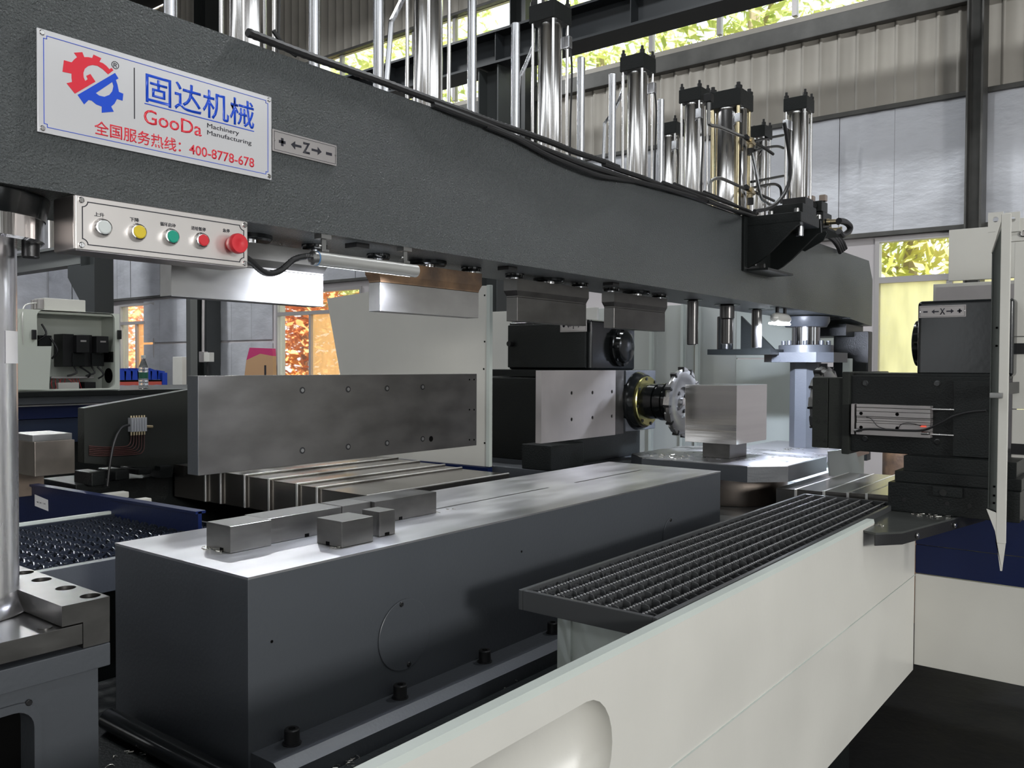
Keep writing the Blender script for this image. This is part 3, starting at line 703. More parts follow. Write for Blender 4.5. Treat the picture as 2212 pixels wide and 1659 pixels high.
BT = [(226, 491, clearplastic, 'clear push button', '上升', .0115), (302, 501, yellowplastic, 'yellow push button', '下降', .0115), (374, 511, greenplastic, 'green push button', '循环启动', .0112), (440, 519, redplastic, 'red push button', '进给暂停', .0108)]
for u, v, m, lb, tx, r in BT:
    p = P(u, v, Y=1.437); 
    ring = MB().lathe((p.x, 1.4495, p.z), (0, -1, 0), [(0, r+.0045), (.006, r+.0045), (.012, r+.0022), (.0125, r+.001)], 28).build('bezel', chrome, bx)
    cap = MB().lathe((p.x, 1.438, p.z), (0, -1, 0), [(0, r), (.002, r), (.0032, r*.85), (.003, r*.3)], 28).build('button', m, bx); cap['label'] = lb
    w = .0065*len(tx)/2+.002
    text_mesh(tx, p.x-w-.003, p.x+w-.003, p.z+.0185, p.z+.0258, 1.4494, blk, 'button_caption', bx, bold=.015)
p = P(515, 526, Y=1.425)
es = MB().lathe((p.x, 1.4495, p.z), (0, -1, 0), [(0, .013), (.008, .013), (.010, .0165), (.020, .0195), (.026, .0195), (.030, .0175), (.031, .008), (.0295, .005)], 32).build('emergency_stop', redplastic, bx); es['label'] = 'large red mushroom emergency stop'
text_mesh('急停', p.x-.018, p.x-.003, p.z+.022, p.z+.029, 1.4494, blk, 'button_caption', bx, bold=.015)
g = MB(); g.tube([(1.013, 1.47, 1.668), (1.04, 1.475, 1.655), (1.075, 1.48, 1.638), (1.11, 1.48, 1.645), (1.145, 1.478, 1.672), (1.175, 1.475, 1.682), (1.196, 1.475, 1.683)], .0062, 10, 12, .13)
tag(g.build('lamp_cable', rubber), 'ribbed black cable from the push button box to the lamp tube', 'cable')

# machine lamps
lt = thing('lamp_tube', 'grey tube shaped machine lamp hanging on clips under the beam', 'lamp', (1.36, 1.475, 1.66))
ly, lz = 1.478, 1.681
MB().lathe((1.205, ly, lz), (1, 0, 0), [(0, .013), (.002, .0155), (.300, .0155), (.302, .016), (.306, .016), (.308, .013)], 28).build('housing', lampgrey, lt)
MB().lathe((1.190, ly, lz), (1, 0, 0), [(0, .010), (.004, .0155), (.014, .016)], 24).build('end_cap', steel, lt)
MB().lathe((1.202, ly, lz), (1, 0, 0), [(0, .0163), (.003, .0163)], 24).build('seal_ring', mat('blue_seal', (.06, .16, .32), .4), lt)
g = MB(); g.prism([(ly+.0157*math.cos(a), lz+.0157*math.sin(a)) for a in [math.radians(q) for q in (-78, -60, -40, -20, 0, 18)]]+[(ly+.0150*math.cos(a), lz+.0150*math.sin(a)) for a in [math.radians(q) for q in (18, 0, -20, -40, -60, -78)]], 'X', 1.215, 1.495)
g.build('diffuser', led_m, lt)
for x in (1.225, 1.475):
    g = MB(); g.box(x-.010, x+.010, ly-.008, ly+.010, lz+.015, lz+.021, .001); g.box(x-.006, x+.006, ly-.002, ly+.002, lz+.02, BZ0-.008); g.box(x-.014, x+.014, ly-.010, ly+.014, BZ0-.010, BZ0)
    g.build('clip', steel, lt)
    g = MB(); screw(g, (x-.012, ly-.004, lz+.028), (-1, 0, 0), .004, .005); g.build('clip_screw', chrome, lt)
area('lamp_tube_light', (1.40, ly+.012, lz-.018), (1.385, ly+.10, lz-.20), .26, .02, 9.0, (.84, .88, 1), 2.5)
l2 = thing('oval_lamp', 'oval machine lamp glowing white under the far end of the beam', 'lamp', (4.12, 1.50, 1.69))
q = P(1687, 690, Y=1.50)
g = MB(); g.lathe((q.x-.10, 1.50, q.z+.004), (1, 0, 0), [(0, .004), (.012, .020), (.04, .026), (.16, .026), (.19, .018), (.20, .004)], 20); g.build('housing', mat('pale_lamp_shell', (.5, .5, .48), .3), l2)
g = MB(); g.box(q.x-.085, q.x+.085, 1.482, 1.530, q.z-.026, q.z-.016, .004); g.build('diffuser', mat('bright_led_diffuser', (.95, .98, 1.0), .5, emit=25), l2)
for dx in (-.05, .05): MB().box(q.x+dx-.01, q.x+dx+.01, 1.495, 1.505, q.z+.02, BZ0-.001).build('clip', oxide, l2)
area('oval_lamp_light', (q.x, 1.505, q.z-.032), (q.x+.22, 1.58, 1.2), .17, .03, 42.0, (.78, .84, 1))

# ================================================================== near guide column (left edge)
ZBAR = 1.06; YF = P(237, 1288, Z=ZBAR).y
nc = thing('guide_column', 'bright chrome guide column at the left edge of the picture', 'column', (.562, YC, 1.02))
cxn, rc_ = .562, .0865
zpl = P(180, 1347, Y=YF).z
MB().lathe((cxn, YC, zpl+.001), (0, 0, 1), [(0, rc_+.016), (.006, rc_+.015), (.016, rc_+.006), (.030, rc_), (.66, rc_)], 56).build('column_shaft', mat('hazy_chrome', (.84, .84, .87), .24, 1, .05, 30, .08, 6, .08, stretch=(2, 2, .5)), nc)
MB().lathe((cxn, YC, 1.655), (0, 0, 1), [(0, .124), (.004, .129), (.040, .129)], 56).build('polished_ring', chrome, nc)
MB().lathe((cxn, YC, 1.695), (0, 0, 1), [(0, .131), (.034, .138), (.038, .138)], 56).build('bearing_collar', black_gloss, nc)
g = MB(); g.lathe((.655, 1.565, 1.632), (0, 0, 1), [(0, .0125), (.002, .014), (.023, .014)], 20); g.build('collar_bolt', oxide, nc)
g = MB(); z0_ = P(25, 785, Y=1.56).z; z1_ = P(25, 715, Y=1.56).z; A = []
for q in range(7):
    a = math.radians(-60+30*q/6); A.append([g.bm.verts.new((cxn+(rc_+.0008)*math.cos(a), YC+(rc_+.0008)*math.sin(a), z)) for z in (z0_, z1_)])
for a, b in zip(A, A[1:]): g.bm.faces.new((a[0], b[0], b[1], a[1]))
g.build('paper_tag', paper, nc, norm=False)

# column foot: clamp block, plate, casting
ft = thing('column_foot', 'heavy cast foot with steel clamp plate under the left chrome column', 'machine foot', (.5, 1.65, 0))
xR = P(237, 1288, Z=ZBAR).x; xL = P(136, 1311, Z=ZBAR).x; xM = P(180, 1347, Y=YF).x
zb1_ = P(136, 1354, Y=YF).z; zl1 = P(237, 1386, Y=YF).z; zc1 = P(237, 1436, Y=YF).z
MB().box(.18, xM-.001, YF, 1.86, P(180, 1391, Y=YF).z, zpl, .001).build('steel_plate', darksteel, ft)
hs = [circ(P(u, v, Z=ZBAR).x, P(u, v, Z=ZBAR).y, .0165, 20)[::-1] for u, v in ((195, 1287), (142, 1270), (90, 1252), (52, 1237))]
outer = [(xL, YF), (xR, YF), (xR, 1.86), (xL, 1.86)]
g = MB(); g.prism(outer, 'Z', ZBAR-.018, ZBAR, hs); g.box(xL, xR, YF, 1.86, zb1_, ZBAR-.018); g.build('clamp_bar', darksteel, ft)
MB().box(xM, xR, YF+.0005, 1.86, zl1, zb1_).build('clamp_lip', darksteel, ft)
g = MB(); p = P(97, 1357, Z=zpl); g.lathe((p.x, p.y, zpl), (0, 0, 1), [(0, .011), (.002, .011)], 16); g.build('dowel', darksteel, ft)
MB().box(.16, xR, YF-.002, 1.9, zc1, zl1-.001, .002).build('upper_casting', bed_paint, ft)
xB = P(212, 1500, Y=YF+.01).x
def rrect(x0, x1, y0, y1, r, n=6):
    out = []
    for cx, cy, a in ((x1-r, y1-r, 0), (x0+r, y1-r, 90), (x0+r, y0+r, 180), (x1-r, y0+r, 270)):
        for i in range(n+1): out.append((cx+r*math.cos(math.radians(a+90*i/n)), cy+r*math.sin(math.radians(a+90*i/n))))
    return out
wx, wz = P(71, 1527, Y=YF+.01).xz; ox, oz = P(86, 1505, Y=YF+.01).xz
g = MB(); g.prism([(.10, 0), (xB, 0), (xB, zc1), (.10, zc1)], 'Y', YF+.01, YF+.06, [rrect(.20, wx, .2, wz, .03)[::-1]]); g.box(.10, xB, YF+.06, 1.86, 0, zc1); g.build('foot_body', bed_paint, ft)
g = MB(); g.prism(rrect(.18, ox, .17, oz, .035), 'Y', YF+.005, YF+.01, [rrect(.20, wx, .2, wz, .03)[::-1]]); g.build('window_rim', bed_paint, ft)
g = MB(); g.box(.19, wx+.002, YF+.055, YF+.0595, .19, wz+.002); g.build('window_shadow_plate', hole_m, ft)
p = P(68, 1516, Y=YF+.005); g = MB(); screw(g, (p.x-.004, YF+.005, p.z-.0), (0, -1, 0), .005, .003); g.build('rim_screw', oxide, ft)

# ================================================================== bed
bed = thing('machine_bed', 'long charcoal machine bed block with a bright ground steel top', 'machine bed', (2.0, YC, .66))
X0, X1, Y0, Y1 = .952, 3.058, 1.366, 1.862
MB().box(X0, X1, Y0, Y1, .6605, 1.046, .002).build('bed_body', bed_paint, bed)
g = MB(); slots = [[(1.16, 1.612), (2.279, 1.612), (2.279, 1.622), (1.16, 1.622)][::-1], [(2.432, 1.612), (2.90, 1.612), (2.90, 1.622), (2.432, 1.622)][::-1]]
g.prism([(X0, Y0), (X1, Y0), (X1, Y1), (X0, Y1)], 'Z', 1.0455, 1.050, slots); g.build('ground_top', tabletop, bed)
MB().box(1.16, 2.279, 1.612, 1.622, 1.0458, 1.0468).box(2.432, 2.9, 1.612, 1.622, 1.0458, 1.0468).build('slot_floor', hole_m, bed)
for cx, cz, r in ((1.362, .842, .080), (2.655, .868, .062)):
    g = MB(); g.lathe((cx, Y0-.001, cz), (0, -1, 0), [(0, r), (.0025, r), (.0032, r-.001)], 48); rc = g.build('round_cover', bed_paint, bed)
    for dz in (1, -1):
        g = MB(); g.lathe((cx+.012*dz*-1+(.0), Y0-.0042, cz+dz*(r-.009)), (0, -1, 0), [(0, .006), (.001, .006), (.003, .0045)], 16); g.build('cover_screw', oxide, rc)
for x, z in ((1.005, .916), (1.80, .955)):
    g = MB(); g.lathe((x, Y0-.0005, z), (0, -1, 0), [(0, .003), (.0008, .003)], 10); g.build('tapped_hole', hole_m, bed)
# foot rail with cap screws
rl = thing('foot_rail', 'dark clamping rail with black socket head bolts along the bed foot', 'rail', (2.0, 1.31, .66))
g = MB(); g.prism([(1.3655, .6605), (1.275, .6605), (1.275, .700), (1.297, .716), (1.3655, .716)], 'X', .958, 3.05); g.build('rail', bed_paint, rl)
for i in range(7):
    x = 1.031+.292*i
    g = MB(); g.lathe((x, 1.338, .716), (0, 0, 1), [(0, .0185), (.0025, .0185), (.0026, .015), (.028, .015), (.030, .013), (.030, .0075), (.018, .0075)], 20, cap=True); g.build('socket_bolt', oxide, rl)
# base casting, lower deck
bs = thing('machine_casting', 'dark oily base casting under the machine bed, scattered with chips', 'machine base', (2.0, 1.6, 0))
MB().box(.72, 3.06, 1.18, 2.10, .0, .66, .004).build('base_casting', black_paint, bs)
MB().box(.72, 3.05, 1.235, 1.262, .66, .672).build('edge_ledge', black_paint, bs)
MB().box(.80, 3.0, .86, 1.179, 0, .60, .004).build('trough', black_paint, bs)
MB().box(3.07, 4.60, 1.05, 2.04, .0, .84, .004).build('table_base', mat('oily_grey_casting', (.12, .125, .125), .3, .2, .08, 60, .3, 4), bs)
for x in (1.05, 1.55, 2.05):
    g = MB(); g.lathe((x, 1.18, .60), (0, -1, 0), [(0, .012), (.014, .012)], 16); g.build('side_bolt', oxide, bs)
o = MB().lathe((.905, 1.80, .6845), (.0, -1, 0), [(0, .020), (.002, .0235), (.54, .0235), (.542, .020)], 28).build('round_bar', black_gloss); tag(o, 'glossy black round bar lying along the near end of the bed', 'bar')

# steel blocks on the bed
def blk_on(x0, x1, y0, y1, label, notch, h=.057, m=block_m, rot=0, face='X'):
    t = thing('steel_block', label, 'steel block', ((x0+x1)/2, (y0+y1)/2, 1.0505), 'ground steel blocks on the bed top')
    g = MB(); g.box(x0, x1, y0, y1, 1.0505, 1.0505+h, .0007, 1); b = g.build('block', m, t)
    for nx_, ax in notch:
        g = MB()
        if ax == 'Y': g.box(nx_-.006, nx_+.006, y0-.0006, y0+.004, 1.0507, 1.0585)
        else: g.box(x0-.0006, x0+.004, nx_-.006, nx_+.006, 1.0507, 1.0585)
        g.build('keyway', hole_m, t)
    return t
blk_on(1.050, 1.153, 1.568, 1.657, 'steel block nearest the left end of the bed row', [(1.60, 'X')])
blk_on(1.1535, 1.366, 1.582, 1.668, 'long bar directly behind the first block of the row', [(1.262, 'Y')])
blk_on(1.372, 1.464, 1.586, 1.668, 'short block in the middle of the row on the bed', [])
blk_on(1.4655, 1.69, 1.572, 1.668, 'long bar at the far end of the row on the bed', [(1.555, 'Y')], m=darksteel)
blk_on(1.234, 1.326, 1.428, 1.512, 'single squat block standing in front of the row', [(1.475, 'X')])
t = thing('steel_block', 'small upright cube standing between the squat block and the long far bar', 'steel block', (1.40, 1.48, 1.0505), 'ground steel blocks on the bed top')
g = MB(); g.box(1.368, 1.418, 1.452, 1.512, 1.0505, 1.1085, .001); g.build('block', block_m, t)
g = MB(); g.box(1.385, 1.399, 1.4514, 1.456, 1.0507, 1.058); g.build('keyway', hole_m, t)

# ================================================================== rotary table and workpiece
rt = thing('rotary_table', 'octagonal steel rotary table on a round drum beyond the bed', 'rotary table', (3.735, 1.628, .84))
h = .372; c = .125; cx, cy = 3.735, 1.632
octo = [(cx-h, cy-h+c), (cx-h+c, cy-h), (cx+h-c, cy-h), (cx+h, cy-h+c), (cx+h, cy+h-c), (cx+h-c, cy+h), (cx-h+c, cy+h), (cx-h, cy+h-c)]
MB().prism(octo, 'Z', .972, 1.036).build('table_plate', bed_paint, rt)
g = MB(); g.prism([(cx+(x-cx)*.997, cy+(y-cy)*.997) for x, y in octo], 'Z', 1.0362, 1.040, [circ(cx+.2*math.cos(a), cy+.2*math.sin(a), .010, 10)[::-1] for a in [k*PI/4+.2 for k in range(8)]]); g.build('ground_top', mat('table_top_bright', (.60, .60, .62), .30, 1, .05, 200, .15, 7, .1), rt)
MB().lathe((cx, cy, .842), (0, 0, 1), [(0, .26), (.02, .265), (.128, .265)], 56).build('drum', rusty if False else mat('drum_steel', (.48, .41, .36), .36, 1, .05, 30, .3, 5, .1), rt)
ps = tag(MB().box(3.575, 3.765, 1.555, 1.685, 1.0402, 1.110, .002).build('support_block', darksteel), 'dark steel support block between the workpiece and rotary table', 'steel block')
wp = tag(MB().box(3.512, 3.857, 1.4975, 1.742, 1.1102, 1.368, .001).build('workpiece', workp), 'shiny freshly milled steel cube clamped on the support block', 'workpiece')

# far guide column
fc = thing('guide_column', 'octagonal far guide column with flange lit by the oval lamp', 'column', (4.72, YC, .99))
cx, cy = 4.735, YC
def ngon(cx, cy, r, n, a=0): return [(cx+r*math.cos(a+2*PI*i/n), cy+r*math.sin(a+2*PI*i/n)) for i in range(n)]
MB().prism(ngon(cx, cy, .082, 8, PI/8), 'Z', 1.005, 1.475).build('column_shaft', bed_paint, fc)
h = .19; c = .07
MB().prism([(cx-h, cy-h+c), (cx-h+c, cy-h), (cx+h-c, cy-h), (cx+h, cy-h+c), (cx+h, cy+h-c), (cx+h-c, cy+h), (cx-h+c, cy+h), (cx-h, cy+h-c)], 'Z', 1.475, 1.528).build('top_plate', bed_paint, fc)
MB().lathe((cx, cy, 1.528), (0, 0, 1), [(0, .145), (.040, .145), (.042, .142)], 40).build('flange', bed_paint, fc)
for k in range(8):
    a = k*PI/4+.3; g = MB(); g.lathe((cx+.118*math.cos(a), cy+.118*math.sin(a), 1.57), (0, 0, 1), [(0, .0125), (.024, .0125)], 14); g.build('flange_bolt', bed_paint, fc)
MB().cyl((cx, cy, 1.57), (cx, cy, 1.68), .075, 36).build('ram', mat('dark_chrome', (.35, .35, .36), .16, 1), fc)
MB().lathe((cx, cy, 1.67), (0, 0, 1), [(0, .11), (.03, .125), (.055, .125)], 36).build('bearing_collar', bed_paint, fc)
MB().box(4.45, 5.05, 1.36, 1.90, .96, 1.004, .002).build('base_plate', mat('base_plate_light', (.62, .62, .66), .3, .9, 0, 0, .1, 6), fc)
MB().box(4.47, 5.02, 1.38, 1.88, .84, .96, .002).build('base_skirt', cream_d, fc)

# black frame behind the far column
o = thing('rear_stand', 'black frame behind the far guide column', 'machine frame', (5.2, 1.5, .9))
MB().box(5.06, 5.40, 1.50, 1.774, 1.63, 1.70, .003).box(5.22, 5.30, 1.42, 1.62, .90, 1.66, .003).build('post', black_paint, o)
MB().box(5.10, 5.16, 1.49, 1.53, .95, 1.50, .002).build('strut', cream_d, o)
g = MB(); g.box(4.42, 4.62, 1.70, 2.06, 1.515, 1.545); g.prism([(1.90, 1.545), (1.71, 1.545), (1.90, 1.73)], 'X', 4.5, 4.52); o = g.build('rear_bracket', black_paint); tag(o, 'black triangular bracket behind the round rams', 'bracket')
o = MB().cyl((4.52, 2.0, 1.545), (4.52, 2.0, 1.73), .045, 24, .003).build('guide_bush', black_gloss); tag(o, 'glossy black cylinder standing on the triangular bracket', 'cylinder')

# enclosure panels beyond the table
en = thing('rear_enclosure', 'pale grey sheet metal enclosure panels behind the workpiece', 'enclosure', (5.6, 2.4, 0))
ya, yb, yc, yd = P(1400, 800, X=5.7).y, P(1500, 800, X=5.7).y, P(1592, 800, X=5.7).y, P(1760, 800, X=5.7).y
for a, b in ((yb+.005, ya+.55), (yc+.005, yb-.005)): MB().box(5.7, 5.72, a, b, 0, 1.90, .002).build('panel', mat('reflective_grey_panel', (.46, .48, .46), .25, .1, .03, 8), en)
MB().box(5.66, 5.70, yd, yc-.01, 0, 1.50, .002).build('panel', cream_d, en)
MB().box(5.66, 5.70, yd-.3, yc-.01, 1.51, 1.90, .002).build('panel', cream_d, en)
for yv in (P(1468, 800, X=5.6).y, P(1400, 800, X=5.6).y, P(1500, 800, X=5.6).y): MB().box(5.63, 5.67, yv-.012, yv+.012, 0, 1.90, .003).build('upright', cream_d, en)

# ================================================================== grating trays
def grating(name, label, x0, x1, y0, y1, z, nlong, pitch, m=mat('dark_grating_enamel', (.05, .052, .054), .3), zlow=.045, studs=True):
    t = thing(name, label, 'grating', ((x0+x1)/2, (y0+y1)/2, z-zlow))
    g = MB(); w = .012
    g.box(x0, x1, y0, y0+w, z-zlow, z, .002); g.box(x0, x1, y1-w, y1, z-zlow, z, .002); g.box(x0, x0+w, y0+w, y1-w, z-zlow, z, .002); g.box(x1-w, x1, y0+w, y1-w, z-zlow, z, .002)
    g.build('frame', m, t)
    zt = z-.004; zb = z-.034
    # long twisted bearing bars with a row of small studs
    dy = (y1-y0-2*w)/(nlong+.4)
    L_ = x1-x0-2*w; n = int(L_/.0125)
    g = MB(); pts = [(x0+w, zb+.006)]
    for i in range(n):
        a = x0+w+L_*i/n; pp = L_/n
        pts += [(a, zt-.004), (a+pp*.45, zt-.004), (a+pp*.5, zt), (a+pp*.92, zt)]
    pts.append((x1-w, zt-.004)); pts.append((x1-w, zb+.006))
    # side walls made as strips
    yb0, yb1 = -.0014, .0014
    va = [g.bm.verts.new((p[0], yb0, p[1])) for p in pts]; vb_ = [g.bm.verts.new((p[0], yb1, p[1])) for p in pts]
    va2 = [g.bm.verts.new((p[0], yb0, zb+.006)) for p in pts]; vb2 = [g.bm.verts.new((p[0], yb1, zb+.006)) for p in pts]
    for i in range(1, len(pts)-2):
        g.bm.faces.new((va[i], va[i+1], vb_[i+1], vb_[i])); 
        if abs(pts[i][0]-pts[i+1][0]) > 1e-6:
            g.bm.faces.new((va2[i], va2[i+1], va[i+1], va[i])); g.bm.faces.new((vb2[i+1], vb2[i], vb_[i], vb_[i+1]))
    org = Vector(t.location)
    for v in g.bm.verts: v.co.z -= 0
    lb = g.build('bearing_bar', chrome if False else m, t, origin=Vector((org.x, 0, org.z)), smooth=False, norm=False)
    lb.parent = t
    g = MB()
    for i in range(n if studs else 2):
        a = x0+w+L_*(i+.5)/n; g.box(a, a+L_/n*.40, -.0022, .0022, zt-.0005, zt+.0016)
    st = g.build('stud_row', mat('worn_bright_stud', (.55, .55, .57), .4, .7), None, origin=Vector((org.x, 0, org.z)), smooth=False); st.parent = lb; st.location = (0, 0, 0); st['kind'] = 'stuff'
    for k in range(nlong):
        y = y0+w+dy*(k+.7); c = lb if k == 0 else copyobj(lb, t)
        c.location = (0, y-org.y, 0)
    # cross bars with notched tops
    ysp = dy; g = MB(); pts = []
    Yl = y1-y0-2*w; k = 0; y = -Yl/2
    ncell = int(round(Yl/ysp*1.0)); cell = Yl/ncell
    prof = [(0.0, -.012), (.10, -.012), (.18, -.003), (.40, 0), (.50, -.002), (.56, -.009), (.66, -.009), (.72, -.001), (.95, -.003)]
    top = []
    for i in range(ncell):
        for a, b in prof: top.append((-Yl/2+(i+a)*cell, zt+b))
    top.append((Yl/2, zt-.012))
    a1 = [g.bm.verts.new((-.0014, q[0], q[1])) for q in top]; b1 = [g.bm.verts.new((.0014, q[0], q[1])) for q in top]
    a2 = [g.bm.verts.new((-.0014, q[0], zb)) for q in top]; b2 = [g.bm.verts.new((.0014, q[0], zb)) for q in top]
    for i in range(len(top)-1):
        g.bm.faces.new((a1[i], a1[i+1], b1[i+1], b1[i])); g.bm.faces.new((a2[i], a2[i+1], a1[i+1], a1[i])); g.bm.faces.new((b2[i+1], b2[i], b1[i], b1[i+1]))
    cbm = g.build('cross_bar', m, t, origin=Vector((0, 0, org.z)), smooth=False, norm=False)
    ncb = int(L_/pitch)
    for k in range(ncb):
        x = x0+w+pitch*(k+.6); c = cbm if k == 0 else copyobj(cbm, t)
        c.location = (x-org.x, 0, 0)
    return t
grating('grating_tray', 'long black grating tray beside the cream front panel', 1.505, 3.36, .803, 1.150, .95, 7, .047)
grating('grating_tray', 'dark grating tray behind the left chrome column beside the bed', .25, 1.535, 2.155, 2.79, .95, 11, .042, m=mat('dark_navy_gloss', (.018, .022, .032), .25), studs=False)
o = MB().box(.2, 1.53, 2.13, 2.155, .87, .952, .002).build('tray_rail', bed_paint); tag(o, 'charcoal side rail along the near edge of the left grating tray', 'rail')
o = MB().box(.2, 1.53, 2.80, 2.815, .90, .957, .001).build('tray_rail', cream_d); tag(o, 'pale edge strip along the far side of the left grating tray', 'rail')

# ================================================================== cream front guard panel
fp = thing('front_guard', 'long cream sheet metal guard panel filling the lower right foreground', 'guard panel', (1.8, .775, .29))
PX0, PX1 = -.6, 3.512
zt = .948
hx, hz = 1.185, .78
cutout = []
for i in range(13): a = -PI/2+PI*i/12; cutout.append((1.205+.085*math.cos(a), .785+.098*math.sin(a)))
for i in range(13): a = PI/2+PI*i/12; cutout.append((.60+.085*math.cos(a), .785+.098*math.sin(a)))
g = MB(); g.prism([(PX0, .29), (2.95, .29), (2.95, zt-.012), (PX0, zt-.012)], 'Y', .775, .779, [cutout[::-1]])
g.build('face_sheet', cream, fp)
MB().prism([(.775, zt-.012), (.778, zt), (.800, zt), (.800, zt-.004), (.779, zt-.005), (.779, zt-.012)], 'X', PX0, 2.95).build('top_flange', cream_d, fp)
MB().box(2.95, PX1, .775, .779, .29, .90).build('end_sheet', cream, fp)
g = MB(); 
# recessed pocket behind the cut-out
cut2 = [(x, z) for x, z in cutout]
g2 = MB(); A = [g2.bm.verts.new((x, .779, z)) for x, z in cut2]; B = [g2.bm.verts.new((x, .835, z)) for x, z in cut2]
for i in range(len(A)): g2.bm.faces.new((A[i], A[(i+1) % len(A)], B[(i+1) % len(A)], B[i]))
g2.bm.faces.new(B); g2.build('hand_pocket', cream, fp, norm=False)
# seam ridge
zs = .655
MB().box(1.13, PX1, .7725, .775, zs-.0012, zs+.0012).build('seam', cream_d, fp)
MB().prism([(1.13, zs), (1.115, .60), (1.115, .29), (1.118, .29), (1.118, .60), (1.134, zs)], 'Y', .7725, .775).build('seam', cream_d, fp)
# inner support panel under the tray
sp = thing('tray_support', 'pale upright sheet supporting the near end of the long grating tray', 'support panel', (1.57, .95, .3))
MB().box(1.565, 1.575, .80, 1.085, .3, .905).box(1.575, 1.62, 1.075, 1.085, .3, .905).build('sheet', cream_d, sp)
MB().box(1.558, 1.566, 1.045, 1.055, .3, .905).build('fold', cream_d, sp)

# right-hand machine column panels (blue and cream)
rc = thing('side_guard', 'cream and navy blue machine side guard at the lower right corner', 'guard panel', (3.52, .2, .3))
MB().box(3.517, 3.54, -.9, .774, .31, .66, .002).build('lower_panel', cream, rc)
MB().box(3.517, 3.54, -.9, .774, .664, .772, .002).box(3.517, 3.54, -.9, .774, .774, .905, .002).build('blue_panel', navy, rc)
MB().box(3.525, 3.54, -.9, .462, .907, 1.30, .002).build('upper_panel', cream, rc)
MB().box(3.525, 3.54, -.9, .462, 1.303, 1.56, .002).build('upper_panel', cream, rc)
MB().box(3.525, 3.54, -.9, .462, 1.563, 1.90, .002).build('upper_panel', cream, rc)
MB().box(3.525, 3.54, -.9, .50, 1.903, 1.985, .002).build('upper_panel', cream, rc)
for z in (1.14, 1.50): 
    MB().prism([(.462, z), (.35, z), (.37, z+.025), (.41, z+.038), (.462, z+.038)], 'X', 3.519, 3.526).build('handle_recess', oxide, rc)
g = MB(); screw(g, (3.525, .435, 1.928), (-1, 0, 0), .012, .006); g.build('panel_screw', chrome, rc)
for u_ in (2151, 2187):
    y, z_ = P(u_, 489, X=3.525).yz; g = MB(); g.prism([(y+.024, z_-.02), (y-.024, z_-.02), (y-.024, z_+.05), (y+.024, z_+.05)], 'X', 3.518, 3.5245, [circ(y, z_+.024, .010, 12)[::-1]]); g.build('lifting_tab', cream, rc)

# door post / sheet channel
dp = thing('door_post', 'white folded door post of the machine enclosure at the right edge', 'door post', (3.2, .46, .85))
MB().box(3.20, 3.215, .431, .459, .87, 1.955, .002).build('front_flange', cream, dp)
g = MB(); g.prism([(.459, 1.945), (.488, 1.835), (.488, .98), (.459, .97)], 'X', 3.235, 3.24); g.build('channel_web', mat('shaded_channel_green_grey', (.075, .085, .078), .4), dp)  # shade inside the recessed channel is put into this darker sheet colour
g = MB(); g.prism([(.459, 1.955), (.492, 1.84), (.488, 1.83), (.459, 1.93)], 'X', 3.20, 3.24); g.build('channel_top', cream, dp)
g = MB(); g.prism([(.459, .97), (.488, .98), (.462, .91), (.445, .78), (.440, .78), (.431, .87), (.459, .87)], 'X', 3.20, 3.206); g.build('tail', cream, dp)
MB().box(3.241, 3.5245, .440, .452, 1.36, 1.40).build('mounting_arm', oxide, dp)
MB().box(3.225, 3.235, .485, .488, .98, 1.835).build('channel_lip', MATS['shaded_channel_green_grey'], dp)
for z in (1.35, ): 
    g = MB(); g.box(3.18, 3.22, .445, .482, z, z+.018, .002); g.build('hinge_lug', steel, dp)
for z in (1.52, 1.58, 1.05, 1.02, .995):
    g = MB(); g.box(3.228, 3.236, .468, .474, z, z+.006); g.build('slot', hole_m, dp)

# ledge shelf at the corner
sh = thing('corner_shelf', 'dark triangular corner shelf with steel chips at the end of the front panel', 'shelf', (3.2, .65, .90))
poly = [(2.83, .80), (2.80, .733), (2.875, .672), (3.54, .535), (3.54, .83), (3.37, .83)]
MB().prism(poly, 'Z', .925, .931).build('shelf_plate', mat('greenish_black_shelf', (.05, .053, .05), .3, .1, .1, 20), sh)
MB().prism([(2.80, .733), (2.875, .672), (3.54, .535), (3.54, .539), (2.877, .676), (2.804, .737)], 'Z', .890, .925).build('shelf_edge', oxide, sh)
for x, y in ((2.97, .650), (3.25, .592)):
    g = MB(); screw(g, (x, y, .907), (-.2, -.98, 0), .0085, .006); g.build('button_screw', chrome, sh)

# ================================================================== head 2 (right)
h2 = thing('milling_unit', 'black milling head reaching in from the right towards the workpiece', 'milling head', (3.7, .75, .95))
XA = 3.42
def ph(u, v, X=XA):
    p = P(u, v, X=X); return p.y, p.z
yl, zt_ = ph(1838, 805); _, zb_ = ph(1838, 975)
MB().box(XA, 3.95, .50, yl, 1.125, 1.418, .004).build('arm', black_paint, h2)
ya, za = ph(1825, 803); yb2, _ = ph(1838, 803)
MB().box(XA-.02, 3.97, yb2-.002, ya+.004, 1.112, 1.432, .004).build('flange_plate', green_black, h2)
y1_, _ = ph(1757, 815); ym_, _ = ph(1792, 815)
MB().box(XA-.01, 3.60, ym_+.002, y1_, 1.13, 1.408, .003).box(XA-.01, 3.60, ya, ym_, 1.13, 1.408, .003).build('guard_plate', green_black, h2)
for u in (1768, 1784):
    for v in (826, 868, 910, 952):
        y, z = ph(u, v, XA-.01); g = MB(); g.lathe((XA-.01, y, z), (-1, 0, 0), [(0, .0055), (.002, .0055)], 12); g.build('guard_screw', oxide, h2)
for u, v in ((1869, 828), (2025, 829), (2126, 830), (1869, 948), (2025, 955)):
    y, z = ph(u, v); g = MB(); g.lathe((XA, y, z), (-1, 0, 0), [(0, .012), (.002, .012), (.0022, .008), (.006, .008)], 16); g.build('arm_bolt', black_gloss, h2)
